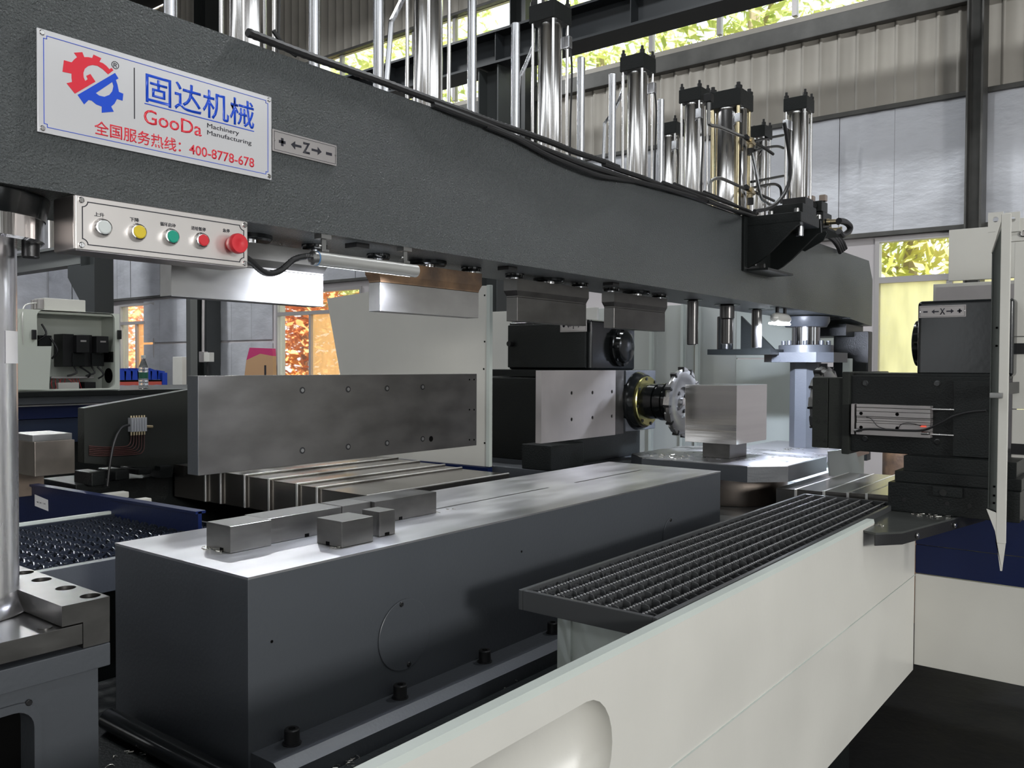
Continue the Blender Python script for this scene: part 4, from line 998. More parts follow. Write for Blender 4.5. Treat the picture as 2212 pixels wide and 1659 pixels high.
MB().box(3.40, 3.42, .50, .63, 1.13, 1.405, .002).build('arm_step', black_paint, h2)
# gearbox above
y0_, z0_ = ph(1980, 650, 3.45); 
MB().box(3.45, 3.87, .45, .765, 1.418, 1.697, .014, 3).build('gearbox', black_gloss, h2)
g = MB(); g.lathe((3.66, .765, 1.545), (0, 1, 0), [(0, .115), (.020, .115), (.024, .095), (.045, .090), (.050, .075)], 32); g.build('gearbox_cover', black_gloss, h2)
for k in range(8):
    a = k*PI/4; g = MB(); g.lathe((3.66+.105*math.cos(a), .785, 1.545+.105*math.sin(a)), (0, 1, 0), [(0, .009), (.012, .009)], 10); g.build('cover_bolt', black_gloss, h2)
MB().box(3.44, 3.9, .46, .98, 1.410, 1.428, .003).build('arm_top', black_paint, h2)
# spindle nose and cutter
def cutter(x, y, z, d, label, r=.166):
    """milling disc with axis along Y, d = +1 faces +Y"""
    t = thing('milling_cutter', label, 'milling cutter', (x, y, z-r))
    g = MB(); g.lathe((x, y, z), (0, d, 0), [(0, .085), (.004, .125), (.028, .157), (.044, .159), (.046, .155), (.046, .118), (.042, .112), (.042, .074), (.028, .072), (.028, .030), (.032, .028)], 48); g.build('cutter_body', steel, t)
    for k in range(12):
        a = 2*PI*k/12; ca, sa = math.cos(a), math.sin(a)
        g = MB(); vs = []
        def q(rad, tan, yy): return (x+ca*rad-sa*tan, y+d*yy, z+sa*rad+ca*tan)
        for yy, dr in ((.012, -.014), (.049, 0)):
            for rad, tan in ((.150, -.030), (.1595, -.028), (.168, .008), (.150, .010)): vs.append(g.bm.verts.new(q(rad+dr, tan, yy)))
        for f_ in ((0, 1, 2, 3), (7, 6, 5, 4), (0, 4, 5, 1), (1, 5, 6, 2), (2, 6, 7, 3), (3, 7, 4, 0)): g.bm.faces.new([vs[i] for i in f_])
        tt = g.build('tooth_segment', steel, t, smooth=False)
        g = MB(); vs = []
        for yy in (.020, .051):
            for rad, tan in ((.146, .0105), (.170, .0105), (.168, .020), (.146, .018)): vs.append(g.bm.verts.new(q(rad, tan, yy)))
        for f_ in ((0, 1, 2, 3), (7, 6, 5, 4), (0, 4, 5, 1), (1, 5, 6, 2), (2, 6, 7, 3), (3, 7, 4, 0)): g.bm.faces.new([vs[i] for i in f_])
        g.build('insert', oxide, tt, smooth=False)
    g = MB(); g.lathe((x, y+d*.028, z), (0, d, 0), [(0, .022), (.014, .022), (.016, .014)], 16); g.build('centre_screw', chrome, t)
    for k in range(4):
        a = k*PI/2+.6; g = MB(); g.lathe((x+.052*math.cos(a), y+d*.028, z+.052*math.sin(a)), (0, d, 0), [(0, .010), (.006, .010)], 12); g.build('hub_screw', oxide, t)
    return t
cutter(3.72, 1.155, 1.295, 1, 'steel milling disc half hidden behind the right head guard plate')
MB().lathe((3.72, 1.155, 1.295), (0, -1, 0), [(0, .075), (.06, .075), (.061, .12), (.18, .13)], 32).build('spindle_nose', black_gloss, h2)
# head 2 base slides
MB().box(3.30, 3.95, .40, .80, 1.035, 1.075, .003).box(3.34, 3.9, .42, .78, 1.07, 1.128, .003).build('saddle', black_paint, h2)
MB().box(3.27, 3.95, .40, .815, .932, 1.035, .003).build('cross_slide', black_paint, h2)
MB().box(3.258, 3.272, .57, .665, 1.00, 1.035, .002).build('lug', black_paint, h2)
g = MB(); g.lathe((3.258, .63, 1.015), (-1, 0, 0), [(0, .012), (.004, .012)], 14); g.build('slide_bolt', black_gloss, h2)
for y in (.76, .62, .55):
    g = MB(); g.lathe((3.27, y, .975), (-1, 0, 0), [(0, .007), (.002, .007)], 10); g.build('slide_bolt', oxide, h2)
axis_plate('axis_plate', 'silver plate with letter X and arrows on the right head gearbox', 'X', '-', '+', ph(1986, 670, 3.45)[0], ph(2087, 670, 3.45)[0], ph(2030, 686, 3.45)[1], ph(2030, 660, 3.45)[1], 3.446, axis='X')

# pneumatic cylinder on arm
pn = thing('pneumatic_cylinder', 'ribbed aluminium guide cylinder with thin cables on the right head', 'pneumatic cylinder', (3.38, .85, 1.18))
ya, zt1 = ph(1848, 873, 3.36); yb_, zb1 = ph(2007, 947, 3.36)
XP = 3.372; H = zt1-zb1
segs = [(0, .10), (.115, .225), (.235, .39), (.405, .44), (.45, .53), (.54, .60), (.61, .80), (.81, 1.0)]
for a, b in segs: MB().box(XP+(.004 if .40 < a < .6 else 0), XA-.002, yb_, ya, zt1-H*b, zt1-H*a, .001).build('extrusion_rib', palesteel, pn)
MB().box(XP+.01, XA-.001, yb_+.001, ya-.001, zb1+.001, zt1-.001).build('extrusion_core', oxide, pn)
MB().box(XP+.002, XA-.001, ya+.008, ya+.020, zb1-.0, zt1, .001).build('end_plate', palesteel, pn)
for u, v in ((1860, 893), (1938, 895), (1860, 923), (1938, 925)):
    y, z = ph(u, v, XP); g = MB(); g.lathe((XP+.003, y, z), (-1, 0, 0), [(0, .0065), (.0035, .0065)], 14); g.build('screw_hole', hole_m, pn)
for v in (884, 939):
    y, z = ph(2010, v, XP); MB().cyl((XP+.02, yb_, z), (XP+.02, yb_-.075, z), .0045, 12).build('guide_rod', chrome, pn)
y, z = ph(1996, 921, XP)
g = MB(); g.box(XP-.004, XP+.002, y-.008, y+.012, z-.003, z+.003); g.build('reed_switch', mat('red_led_switch', (.8, .1, .06), .4, emit=.6), pn)
pts = [(1850, 931), (1870, 927), (1910, 928), (1960, 930), (1995, 929), (2030, 915), (2060, 899), (2095, 890), (2130, 887)]
tag(MB().tube([P(u, v, X=XP-.008) for u, v in pts], .0042, 8, 4).build('air_hose', rubber), 'black air hose running right across the aluminium cylinder', 'hose')
for pts, w in (([(1871, 901), (1882, 905), (1895, 920), (1912, 926), (1935, 930)], 'left'), ([(1940, 928), (1945, 918), (1958, 914), (1975, 916), (1990, 920)], 'right')):
    tag(MB().tube([P(u, v, X=XP-.004) for u, v in pts], .0013, 6, 4).build('sensor_wire', rubber), 'thin grey %s sensor wire looped on the aluminium cylinder' % w, 'wire')
for u in (1852, 1998):
    y, z = ph(u, 930 if u < 1900 else 936, XP); MB().lathe((XP, y+.012, z), (0, -1, 0), [(0, .006), (.022, .006), (.024, .0045), (.03, .0045)], 10).build('fitting', steel, pn)

# telescopic way cover of the right head
def way_cover(name, label, segs_, z0):
    """segs_: (x0,x1,y0,y1,ztop) one box each, nested"""
    t = thing(name, label, 'way cover', ((segs_[0][0]+segs_[0][1])/2, segs_[0][2], z0))
    for a, b, c, d, z in segs_:
        g = MB(); tt = .003
        g.box(a, b, c, d, z-tt, z, .001, 1); g.box(a, a+tt, c, d, z0, z-tt); g.box(b-tt, b, c, d, z0, z-tt)
        g.box(a+tt, b-tt, c, c+tt, z0, z-tt)
        s = g.build('cover_segment', wayst, t)
        g = MB(); g.box(a-.004, a, c, c+.010, z0, z+.004, .0015, 2); g.box(a, b, c, c+.008, z, z+.004, .0015, 2); g.build('wiper_lip', lip_m, s)
    return t
segs_ = []
yy = [P(u, 1060, Z=.965).y for u in (1640, 1700, 1779, 1844, 1893, 1982)]
for i in range(5): segs_.append((3.40+.0*i, 4.1, yy[i+1], yy[i], .955+.003*i))
way_cover('way_cover', 'telescopic steel way cover between the long grating and right head', segs_, .86)
o = MB().prism([P(1790, 975, Y=1.2).xz, P(1792, 1028, Y=1.2).xz, P(1868, 1032, Y=1.2).xz, P(1852, 985, Y=1.2).xz, P(1845, 968, Y=1.2).xz], 'Y', 1.2, 1.205).build('deflector_sheet', cream_d); tag(o, 'pale bent deflector sheet behind the right way cover', 'sheet')
o = MB().lathe((5.3, 1.22, 0), (0, 0, 1), [(0, .13), (1.05, .13), (1.06, .12)], 24).build('rusty_drum', rusty); tag(o, 'rusty dark steel cylinder seen under the right head', 'cylinder')

# background enclosure sheets near right window
bxp = thing('upper_enclosure', 'beige enclosure sheets behind the right head below the tabs', 'enclosure', (4.3, .7, 1.7))
XE = 4.3
ya, za = P(2050, 497, X=XE).yz; yb_, zb_ = P(2150, 612, X=XE).yz
MB().box(XE, XE+.02, yb_-.4, ya, P(2050, 607, X=XE).z, za, .002).build('sheet', cream, bxp)
ya2 = P(2016, 620, X=XE-.1).y
MB().box(XE-.1, XE-.08, yb_-.4, ya2, 1.40, P(2016, 614, X=XE-.1).z, .002).build('sheet', cream, bxp)
MB().box(XE-.11, XE-.1, yb_-.4, P(2024, 620, X=XE-.1).y, P(2024, 650, X=XE-.1).z-.1, P(2024, 621, X=XE-.1).z, .001).build('recessed_cover', palesteel, bxp)

# ================================================================== head 1 (rear)
h1 = thing('milling_unit', 'black milling head behind the bed with yellow flange ring on its spindle', 'milling head', (3.6, 2.5, .9))
MB().box(3.44, 3.86, 2.20, 2.70, 1.43, 1.672, .012, 3).build('gearbox', black_gloss, h1)
MB().box(3.42, 3.44, 2.22, 2.69, 1.44, 1.655, .004).build('gearbox_side', black_paint, h1)
MB().box(3.40, 3.9, 2.18, 2.90, 1.395, 1.43, .003).build('slide_top', black_paint, h1)
g = MB(); g.lathe((3.70, 2.20, 1.545), (0, -1, 0), [(0, .098), (.02, .098), (.024, .080), (.045, .076), (.05, .062)], 32); g.build('gearbox_cover', black_gloss, h1)
for k in range(8):
    a = k*PI/4; g = MB(); g.lathe((3.70+.088*math.cos(a), 2.18, 1.545+.088*math.sin(a)), (0, -1, 0), [(0, .008), (.012, .008)], 10); g.build('cover_bolt', black_gloss, h1)
g = MB(); g.cyl((3.42, 2.66, 1.56), (3.39, 2.66, 1.56), .014, 12); g.build('knob', oxide, h1)
MB().box(3.30, 3.92, 2.20, 3.4, .99, 1.39, .004).build('slide_body', black_paint, h1)
MB().box(3.03, 3.95, 2.12, 2.95, .86, .99, .004).build('saddle', bed_paint, h1)
MB().box(3.03, 3.29, 2.14, 2.3, .991, 1.10, .003).build('saddle_block', black_paint, h1)
MB().box(3.08, 3.9, 2.12, 3.2, .0, .86, .004).build('pedestal', black_paint, h1)
yR = 2.10
xa = P(1170, 800, Y=yR).x; xb = P(1330, 800, Y=yR).x; zt2 = P(1250, 800, Y=yR).z; zb2 = P(1170, 958, Y=yR).z
g = MB(); hl = []
for u in (1235, 1280, 1322):
    for v in ((849, 906) if u == 1235 else (848, 902) if u == 1280 else (846, 899)):
        p = P(u, v, Y=yR); hl.append((p.x, p.z))
gp = thing('guard_plate', 'pale steel guard plate with six holes beside the rear cutter', 'guard plate', ((xa+xb)/2, yR, zb2))
g.prism([(xa, zb2), (xb, zb2), (xb, zt2), (xa, zt2)], 'Y', yR, yR+.006, [circ(x, z, .0085, 14)[::-1] for x, z in hl]); g.box(xa, xb, yR+.006, yR+.030, zb2, zt2); g.build('plate', palesteel, gp)
MB().box(xb+.001, xb+.085, yR+.004, yR+.05, zb2+.0, zt2, .002).build('edge_strip', darksteel, gp)
g = MB()
for x, z in hl: g.lathe((x, yR+.0055, z), (0, -1, 0), [(0, .008), (.0006, .008)], 12)
g.build('hole_shadow', hole_m, gp)
MB().box(3.60, 3.90, 2.10, 2.2, 1.13, 1.43, .006).build('spindle_housing', bed_paint, h1)
MB().lathe((3.72, 2.12, 1.278), (0, -1, 0), [(0, .145), (.03, .145), (.045, .138), (.06, .13)], 48).build('spindle_housing', black_gloss, h1)
MB().lathe((3.72, 2.06, 1.278), (0, -1, 0), [(0, .122), (.014, .122), (.018, .118), (.018, .10)], 48).build('flange_ring', yellow_metal, h1)
for k in range(8):
    a = k*PI/4+.2; g = MB(); g.lathe((3.72+.112*math.cos(a), 2.042, 1.278+.112*math.sin(a)), (0, -1, 0), [(0, .008), (.004, .008)], 10); g.build('ring_bolt', oxide, h1)
MB().lathe((3.72, 2.042, 1.278), (0, -1, 0), [(0, .088), (.055, .086), (.057, .078), (.075, .078), (.077, .092), (.105, .092), (.108, .085), (.15, .085)], 40).build('spindle_nose', black_gloss, h1)
cutter(3.72, 1.895, 1.278, -1, 'steel milling disc with toothed rim facing the shiny workpiece')
axis_plate('axis_plate', 'silver plate with letter Y on the rear head, half hidden by a press block', 'Y', '+', '-', P(1211, 710, X=3.42).y, P(1268, 710, X=3.42).y, P(1240, 717, X=3.42).z, P(1240, 690, X=3.42).z, 3.416, axis='X')

# big vertical steel plate behind the bed
gpl = thing('guard_plate', 'big dark steel guard plate with screws standing behind the bed', 'guard plate', (2.0, 2.18, 1.13))
yM = 2.16
xa, zt3 = P(428, 812, Y=yM).xz; xb = P(1030, 808, Y=yM).x; zb3 = P(700, 1000, Y=yM).z
zb3 = P(428, 1028, Y=yM).z
yE = P(405, 820, X=xa).y
MB().box(xa, xb, yM, yE, zb3, zt3, .001).build('plate', mat('hazy_dark_plate', (.16, .155, .148), .33, .93, 0, 0, .16, 7, .06, stretch=(1, 1, 2)), gpl)
MB().box(xa-.001, xa-.0002, yM+.001, yE-.001, zb3+.001, zt3-.001).build('painted_edge', bed_paint, gpl)
for u, v in ((653, 843), (752, 841), (836, 839), (913, 836), (653, 973), (752, 965), (836, 957), (913, 948), (931, 948)):
    p = P(u, v, Y=yM); g = MB(); g.lathe((p.x, yM, p.z), (0, -1, 0), [(0, .0105), (.0008, .0105), (.0009, .0085)], 16); ps_ = g.build('plate_screw', oxide if u != 931 else hole_m, gpl)
    if u != 931: MB().lathe((p.x, yM-.0009, p.z), (0, -1, 0), [(0, .0062), (.0012, .0058)], 12).build('socket', steel, ps_)
for u in (1014, 1024):
    for v in (820, 885, 950):
        p = P(u, v, Y=yM); g = MB(); g.lathe((p.x, yM, p.z), (0, -1, 0), [(0, .0035), (.0008, .0035)], 8); g.build('dowel_hole', hole_m, gpl)
MB().box(2.30, 2.36, yE, 3.36, 1.24, 1.34).box(2.30, 2.36, 3.30, 3.36, .9, 1.24).build('mounting_arm', oxide, gpl)
# way cover behind the bed
zc0 = 1.02
edge = [(721, 1070), (665, 1057), (615, 1050), (559, 1039), (506, 1030), (455, 1021), (421, 1015), (366, 1004)]
segs_ = []; rgt = [(1050, 1030), (1005, 1021), (960, 1014), (914, 1007), (868, 1000), (825, 992), (790, 986), (760, 981)]
for i in range(7):
    a = P(*edge[i], Z=zc0+.004*i); b = P(*edge[i+1], Z=zc0+.004*i)
    xr = 2.66
    segs_.append((1.915-.006*i, xr+.006*i, a.y if i else a.y-.10, b.y+.0, zc0+.004*i))
way_cover('way_cover', 'polished telescopic steel way cover stepping back behind the bed', segs_, .915)

# tall cream enclosure panel in the middle distance
cp = thing('sheet_enclosure', 'tall cream enclosure panel with slanted edge beyond the big dark plate', 'enclosure panel', (3.0, 3.0, .96))
pp = [P(1052, 617, X=3.0).yz, P(1052, 1008, X=3.0).yz, P(800, 985, X=3.0).yz, P(760, 900, X=3.0).yz, P(735, 810, X=3.0).yz, P(706, 645, X=3.0).yz, P(800, 630, X=3.0).yz]
MB().prism([tuple(p) for p in pp], 'X', 3.0, 3.012).build('sheet', cream, cp)
MB().box(2.994, 3.016, pp[0][0]-.022, pp[0][0]-.002, pp[1][1], pp[0][1]+.002, .002).build('folded_edge', cream_d, cp)
MB().box(2.985, 3.02, pp[0][0]-.02, pp[0][0]+1.1, pp[1][1]-.035, pp[1][1]-.003, .002).build('blue_foot', navy, cp)
for v in (638, 738, 797, 957):
    p = P(1047 if v != 797 else 1045, v, X=3.0); g = MB(); g.lathe((3.0, p.y, p.z), (-1, 0, 0), [(0, .0045), (.001, .0045)], 8); g.build('panel_hole', hole_m, cp)
o = MB().box(4.6, 4.62, P(1290, 640, X=4.6).y, P(1068, 640, X=4.6).y+.3, 0, P(1100, 672, X=4.6).z, .002).build('enclosure_sheet', cream); tag(o, 'cream panel glimpsed behind the rear head gearbox', 'enclosure panel')

# ================================================================== left background machine
lm = thing('slide_wing', 'dark sloped machine wing panel with oil pipes left of the big plate', 'machine panel', (1.8, 3.2, .9))
wpts = [P(182, 882, Y=3.2).xz, P(182, 1000, Y=3.2).xz, P(300, 1010, Y=3.2).xz, P(430, 1030, Y=3.2).xz, P(430, 838, Y=3.2).xz]
MB().prism([tuple(p) for p in wpts], 'Y', 3.2, 3.25).build('wing_plate', green_black, lm)
o = MB()
for i in range(7):
    x = 1.53+.09*i; o.box(x, x+.055, 3.16, 3.3, .995+.012*(i % 3), 1.045, .004)
o.build('slide_blocks', black_paint, lm)
MB().box(1.5, 2.4, 3.22, 3.5, 0, 1.0, .004).build('slide_bed', black_paint, lm)
dm = thing('oil_distributor', 'small grey oil distributor with brass fittings on the sloped wing panel', 'oil distributor', (P(299, 900, Y=3.19).x, 3.19, P(299, 935, Y=3.19).z))
x0_ = P(281, 900, Y=3.18).x; x1_ = P(315, 900, Y=3.18).x; zt4 = P(298, 902, Y=3.18).z; zb4 = P(298, 932, Y=3.18).z
n = 6
for i in range(n):
    xx = x0_+(x1_-x0_)*(i+.5)/n; w = (x1_-x0_)/n*.44
    MB().box(xx-w, xx+w, 3.17, 3.198, zb4, zt4, .001).build('metering_unit', mat('zinc_grey', (.5, .51, .53), .4, .5), dm)
    g = MB(); g.cyl((xx, 3.182, zt4), (xx, 3.182, zt4+.008), w*.8, 8); g.cyl((xx, 3.182, zb4), (xx, 3.182, zb4-.014), w*.8, 8); g.build('brass_nut', brass, dm)
    zz = zb4-.075-.0085*i*-1
    xd = xx; zl = P(250, 978, Y=3.18).z-.0065*i+.02
    g = MB(); g.tube([(xd, 3.184, zb4-.012), (xd, 3.184, zl+.025), (xd-.008, 3.184, zl+.007), (xd-.03, 3.184, zl), (x0_-.10, 3.186, zl+.004), (1.535, 3.19, zl+.012)], .0022, 6, 3); g.build('oil_pipe', copper, dm)
g = MB(); g.cyl((x1_+.002, 3.185, (zt4+zb4)/2-.01), (x1_+.03, 3.185, (zt4+zb4)/2-.012), .006, 10); g.build('end_fitting', brass, dm)
pipe([(280, 918), (262, 925), (247, 955), (238, 1000), (232, 1050)], 3.15, .005, rubber, 'cable', 'black hose curving down from the oil distributor', 'cable')

# stainless chip guard box at left
cg = thing('chip_guard', 'dull steel chip guard box left of the sloped wing panel', 'chip guard', (1.5, 3.05, 1.0))
xa, za = P(75, 955, Y=3.1).xz; xb, zb = P(162, 1022, Y=3.1).xz
MB().box(xa, xb, 3.1, 3.30, zb, za, .002).build('box', rusty if False else mat('dull_brown_steel', (.30, .265, .23), .35, .9, .05, 30, .3, 5, .1), cg)
MB().box(xa+.002, xb, 3.12, 3.3, za, P(162, 936, Y=3.1).z, .001).build('lid', steel, cg)
o = MB().box(P(20, 1, Y=3.4).x, P(88, 1, Y=3.4).x, 3.4, 3.43, .95, P(60, 940, Y=3.4).z, .002).build('rail_plate', mat('brown_rail_plate', (.21, .165, .13), .45, .5, .05, 30, .2, 5)); tag(o, 'brown steel plate with bolt holes right of the chrome column', 'steel plate')

# big dark machine ledge behind
lg = thing('rear_machine', 'long dark blue rear machine housing with ledge carrying the cabinet', 'machine', (2.9, 5.8, 0))
MB().box(1.6, 4.9, 5.45, 6.6, 1.245, 1.277, .003).build('ledge', black_paint, lg)
MB().box(1.6, 4.9, 5.47, 6.6, 1.20, 1.245).build('upper_band', bed_paint, lg)
MB().box(1.6, 4.9, 5.455, 5.47, 1.188, 1.196).build('trim_strip', steel, lg)
MB().box(1.6, 4.9, 5.50, 6.6, 1.11, 1.188).build('blue_band', navy, lg)
MB().box(1.6, 4.9, 5.53, 6.6, .95, 1.105, .004).build('blue_band', mat('dusk_navy', (.02, .03, .06), .3), lg)
MB().box(1.6, 4.9, 5.6, 6.6, 0, .95).build('housing', black_paint, lg)

# navy guard panel with paper note
bp_ = thing('navy_guard', 'navy blue sheet guard with a taped paper note behind the left grating', 'guard panel', (1.4, 3.0, .85))
q0 = P(38, 1048, X=1.42).yz; q1 = P(428, 1106, X=1.42).yz
MB().prism([(q0[0]+.2, q0[1]+.008), (q1[0], q1[1]), (q1[0], q1[1]-.08), (q0[0]+.2, .78)], 'X', 1.42, 1.432).build('sheet', navy, bp_)
MB().prism([(q0[0]+.2, q0[1]+.010), (q1[0], q1[1]+.002), (q1[0], q1[1]-.006), (q0[0]+.2, q0[1]+.002)], 'X', 1.412, 1.445).build('top_fold', navy, bp_)
na = P(75, 1068, X=1.419); nb = P(104, 1104, X=1.419)
MB().prism([(na.y, na.z), (nb.y+.002, na.z-.010), (nb.y, nb.z), (na.y-.001, nb.z+.008)], 'X', 1.4185, 1.4195).build('paper_note', paper, bp_)
text_mesh('杠2', na.y-.014, nb.y+.016, nb.z+.022, na.z-.024, 1.4184, blk, 'handwriting', bp_, axis='X')
o = MB(); 
for (u0, u1, v0, v1, yv) in ((195, 279, 1062, 1085, 3.0), (281, 328, 1076, 1092, 2.9)):
    a = P(u0, v1, Y=yv); b = P(u1, v0, Y=yv); o.box(a.x, b.x, yv, yv+.04, a.z, b.z, .003)
o = o.build('white_bracket', cream); tag(o, 'white folded brackets behind the navy guard', 'bracket')

# control cabinet with open front
cb_ = thing('control_cabinet', 'open pale green control cabinet standing on the rear machine ledge', 'cabinet', (2.55, 5.7, 1.278))
YQ = 5.55
def pc_(u, v, y=YQ): p = P(u, v, Y=y); return p.x, p.z
xl, zt5 = pc_(62, 668); xr, _ = pc_(258, 676); zb5 = 1.279
open_ = rrect(pc_(80, 700)[0], pc_(248, 700)[0], 1.279+.01, pc_(150, 672)[1], .04)
g = MB(); g.prism([(xl-.25, zb5), (xr, zb5), (xr, zt5), (xl-.25, zt5)], 'Y', YQ, YQ+.02, [open_[::-1]]); 
cgm = mat('pale_green_cabinet_paint', (.62, .65, .58), .45, 0, .02, 50)
g.box(xl-.25, xr, YQ+.22, YQ+.24, zb5, zt5); g.box(xr-.012, xr, YQ+.02, YQ+.22, zb5, zt5-.01); g.box(xl-.25, xr, YQ+.02, YQ+.22, zt5-.02, zt5-.006); g.box(xl-.25, xl-.24, YQ+.02, YQ+.22, zb5, zt5)
g.build('carcass', cgm, cb_)
MB().prism([pc_(38, 748, 5.5), pc_(38, 842, 5.5), pc_(106, 842, 5.5), pc_(111, 748, 5.5)], 'Y', 5.5, 5.515).build('loose_door', cgm, cb_)
for (u0, u1, v0, v1, d, nm, m) in ((131, 155, 722, 792, .12, 'servo_drive', oxide), (153, 180, 725, 762, .2, 'servo_drive', oxide), (173, 196, 724, 792, .1, 'servo_drive', oxide), (196, 222, 727, 762, .2, 'servo_drive', oxide),
      (150, 177, 763, 791, .14, 'servo_drive', black_paint), (192, 218, 763, 791, .14, 'servo_drive', black_paint), (82, 109, 725, 747, .1, 'contactor', black_paint), (121, 166, 826, 841, .12, 'terminal_strip', cream), (180, 204, 825, 842, .1, 'breaker', oxide), (108, 200, 813, 818, .1, 'wire_duct', palesteel)):
    x0_, z0_ = pc_(u0, v1, YQ+.12); x1_, z1_ = pc_(u1, v0, YQ+.12)
    MB().box(x0_, x1_, YQ+.16-d*.6, YQ+.215, max(z0_, 1.281), z1_, .003).build(nm, m, cb_)
    if nm == 'servo_drive' and d == .2:
        MB().box(x0_+(x1_-x0_)*.3, x0_+(x1_-x0_)*.75, YQ+.037, YQ+.0395, z0_+(z1_-z0_)*.62, z0_+(z1_-z0_)*.72).build('nameplate', palesteel, cb_)
for a, b in (((160, 792), (145, 812)), ((172, 792), (190, 815)), ((198, 792), (185, 812)), ((210, 792), (212, 818)), ((90, 700), (82, 735)), ((109, 730), (112, 775))):
    p = P(*a, Y=YQ+.1); q = P(*b, Y=YQ+.1); MB().tube([p, (p+q)/2+Vector((.03, -.02, -.01)), q], .006, 6, 4).build('wire', rubber, cb_)
g = MB(); rn = random.Random(3)
for i in range(9):
    p = P(113+7*i, 818, Y=YQ+.12); g.tube([p, p+Vector((rn.uniform(-.02, .02), -.01, -.03)), p+Vector((rn.uniform(-.03, .03), 0, -.07))], .0025, 5, 3)
g.build('wire', redplastic, cb_)
p = P(235, 814, Y=YQ+.02); 
g = MB(); g.cyl((xr-.013, YQ+.12, 1.37), (xr-.018, YQ+.12, 1.37), .05, 24); g.build('fan_opening', hole_m, cb_)
g = MB()
for i in range(9): g.box(xr-.016, xr-.0125, YQ+.05+.016*i, YQ+.058+.016*i, 1.46, 1.53)
g.build('vent_slots', hole_m, cb_)
for u in (72, 256):
    x, z = pc_(u, 723); MB().box(x-.012, x+.012, YQ-.02, YQ, z-.03, z+.03, .003).build('hinge', oxide, cb_)
o = thing('white_box', 'long white box with cable lying on top of the control cabinet', 'box', (2.45, 5.75, zt5))
x0_, z0_ = pc_(104, 663); x1_, z1_ = pc_(193, 648)
MB().box(x0_, x1_, YQ+.05, YQ+.2, zt5+.001, z1_, .004).build('case', cream, o)
for i in range(3): MB().box(x0_-.03, x0_, YQ+.06+.045*i, YQ+.085+.045*i, zt5+.01, z1_-.01, .002).build('terminal', palesteel, o)
MB().tube([P(90, 655, Y=YQ+.1), P(70, 655, Y=YQ+.1), P(52, 662, Y=YQ+.05), P(48, 690, Y=YQ-.03), P(50, 745, Y=YQ-.03)], .004, 6, 5).build('lead', cream, o)

# water bottle
x_, z_ = P(310, 843, Y=5.62).xz
wbt = thing('water_bottle', 'clear plastic water bottle with green label on the rear ledge', 'bottle', (x_, 5.62, 1.278))
k_ = (P(310, 767, Y=5.62).z-1.278)/.235
MB().lathe((x_, 5.62, 1.2785), (0, 0, 1), [(t*k_, r*k_) for t, r in ((0, .026), (.004, .032), (.02, .032), (.024, .030), (.028, .032), (.044, .032), (.048, .030), (.052, .032), (.066, .032), (.07, .0305), (.115, .0305), (.118, .032), (.13, .032), (.134, .030), (.138, .032), (.15, .031), (.175, .022), (.20, .0135), (.215, .0135))], 28).build('bottle_body', bottle_m, wbt)
MB().lathe((x_, 5.62, 1.2785+.072*k_), (0, 0, 1), [(0, .0312*k_), (.042*k_, .0312*k_)], 28, cap=False).build('bottle_label', label_green, wbt)
MB().lathe((x_, 5.62, 1.2785+.213*k_), (0, 0, 1), [(0, .0155*k_), (.018*k_, .0155*k_), (.02*k_, .014*k_)], 20).build('bottle_cap', clearplastic, wbt)

# workbench with bins, cardboard, small items in the far left
def far(u, v, Y): p = P(u, v, Y=Y); return p.x, p.z
YB = 12.0
sb = thing('storage_rack', 'blue and red storage rack holding bins behind the water bottle', 'rack', (6.5, YB, 0))
xa, za = far(255, 822, YB); xb, zb = far(352, 818, YB)
MB().box(xa-.4, xb, YB, YB+.05, za-.10, za, .005).build('shelf_beam', shelf_red, sb)
MB().box(xa-.4, xb, YB, YB+.6, za-.02, za).build('shelf_board', oxide, sb)
MB().box(xb-.02, xb+.06, YB-.02, YB+.05, 0, far(350, 805, YB)[1], .004).build('upright', bluebin, sb)
rn = random.Random(5)
for i in range(7):
    x, z = far(262+14*i, 815, YB+.1); t = tag(MB().prism([(x-.055, za+.005), (x+.055, za+.005), (x+.065, za+.13), (x-.065, za+.15+.03*rn.random())], 'Y', YB+.08, YB+.35).build('storage_bin', bluebin), '%s blue storage bin from the left on the red rack behind the bottle' % ('first', 'second', 'third', 'fourth', 'fifth', 'sixth', 'seventh')[i], 'bin', 'blue bins on the red rack')
YB2 = 9.6
wbn = thing('workbench', 'cluttered low bench with blue trays behind the rear machine', 'bench', (5.2, YB2, 0))
xa, za = far(258, 842, YB2); xb, zb = far(402, 842, YB2)
MB().box(xa, xb, YB2, YB2+.7, za-.30, za-.26, .004).build('bench_top', oxide, wbn)
MB().box(xa+.05, xa+.1, YB2+.05, YB2+.6, 0, za-.3).build('leg', oxide, wbn)
MB().box(xb-.1, xb-.05, YB2+.05, YB2+.6, 0, za-.3).build('leg', oxide, wbn)
for i, u in enumerate((275, 300, 330, 352)):
    x, z = far(u, 835, YB2+.2)
    tag(MB().prism([(x-.05, za-.259), (x+.05, za-.259), (x+.058, za+.04), (x-.058, za+.03)], 'Y', YB2+.1, YB2+.45).build('blue_tray', bluebin), '%s blue tray from the left on the low bench just above the rear ledge' % ('first', 'second', 'third', 'fourth')[i], 'tray', 'blue trays on the low bench')
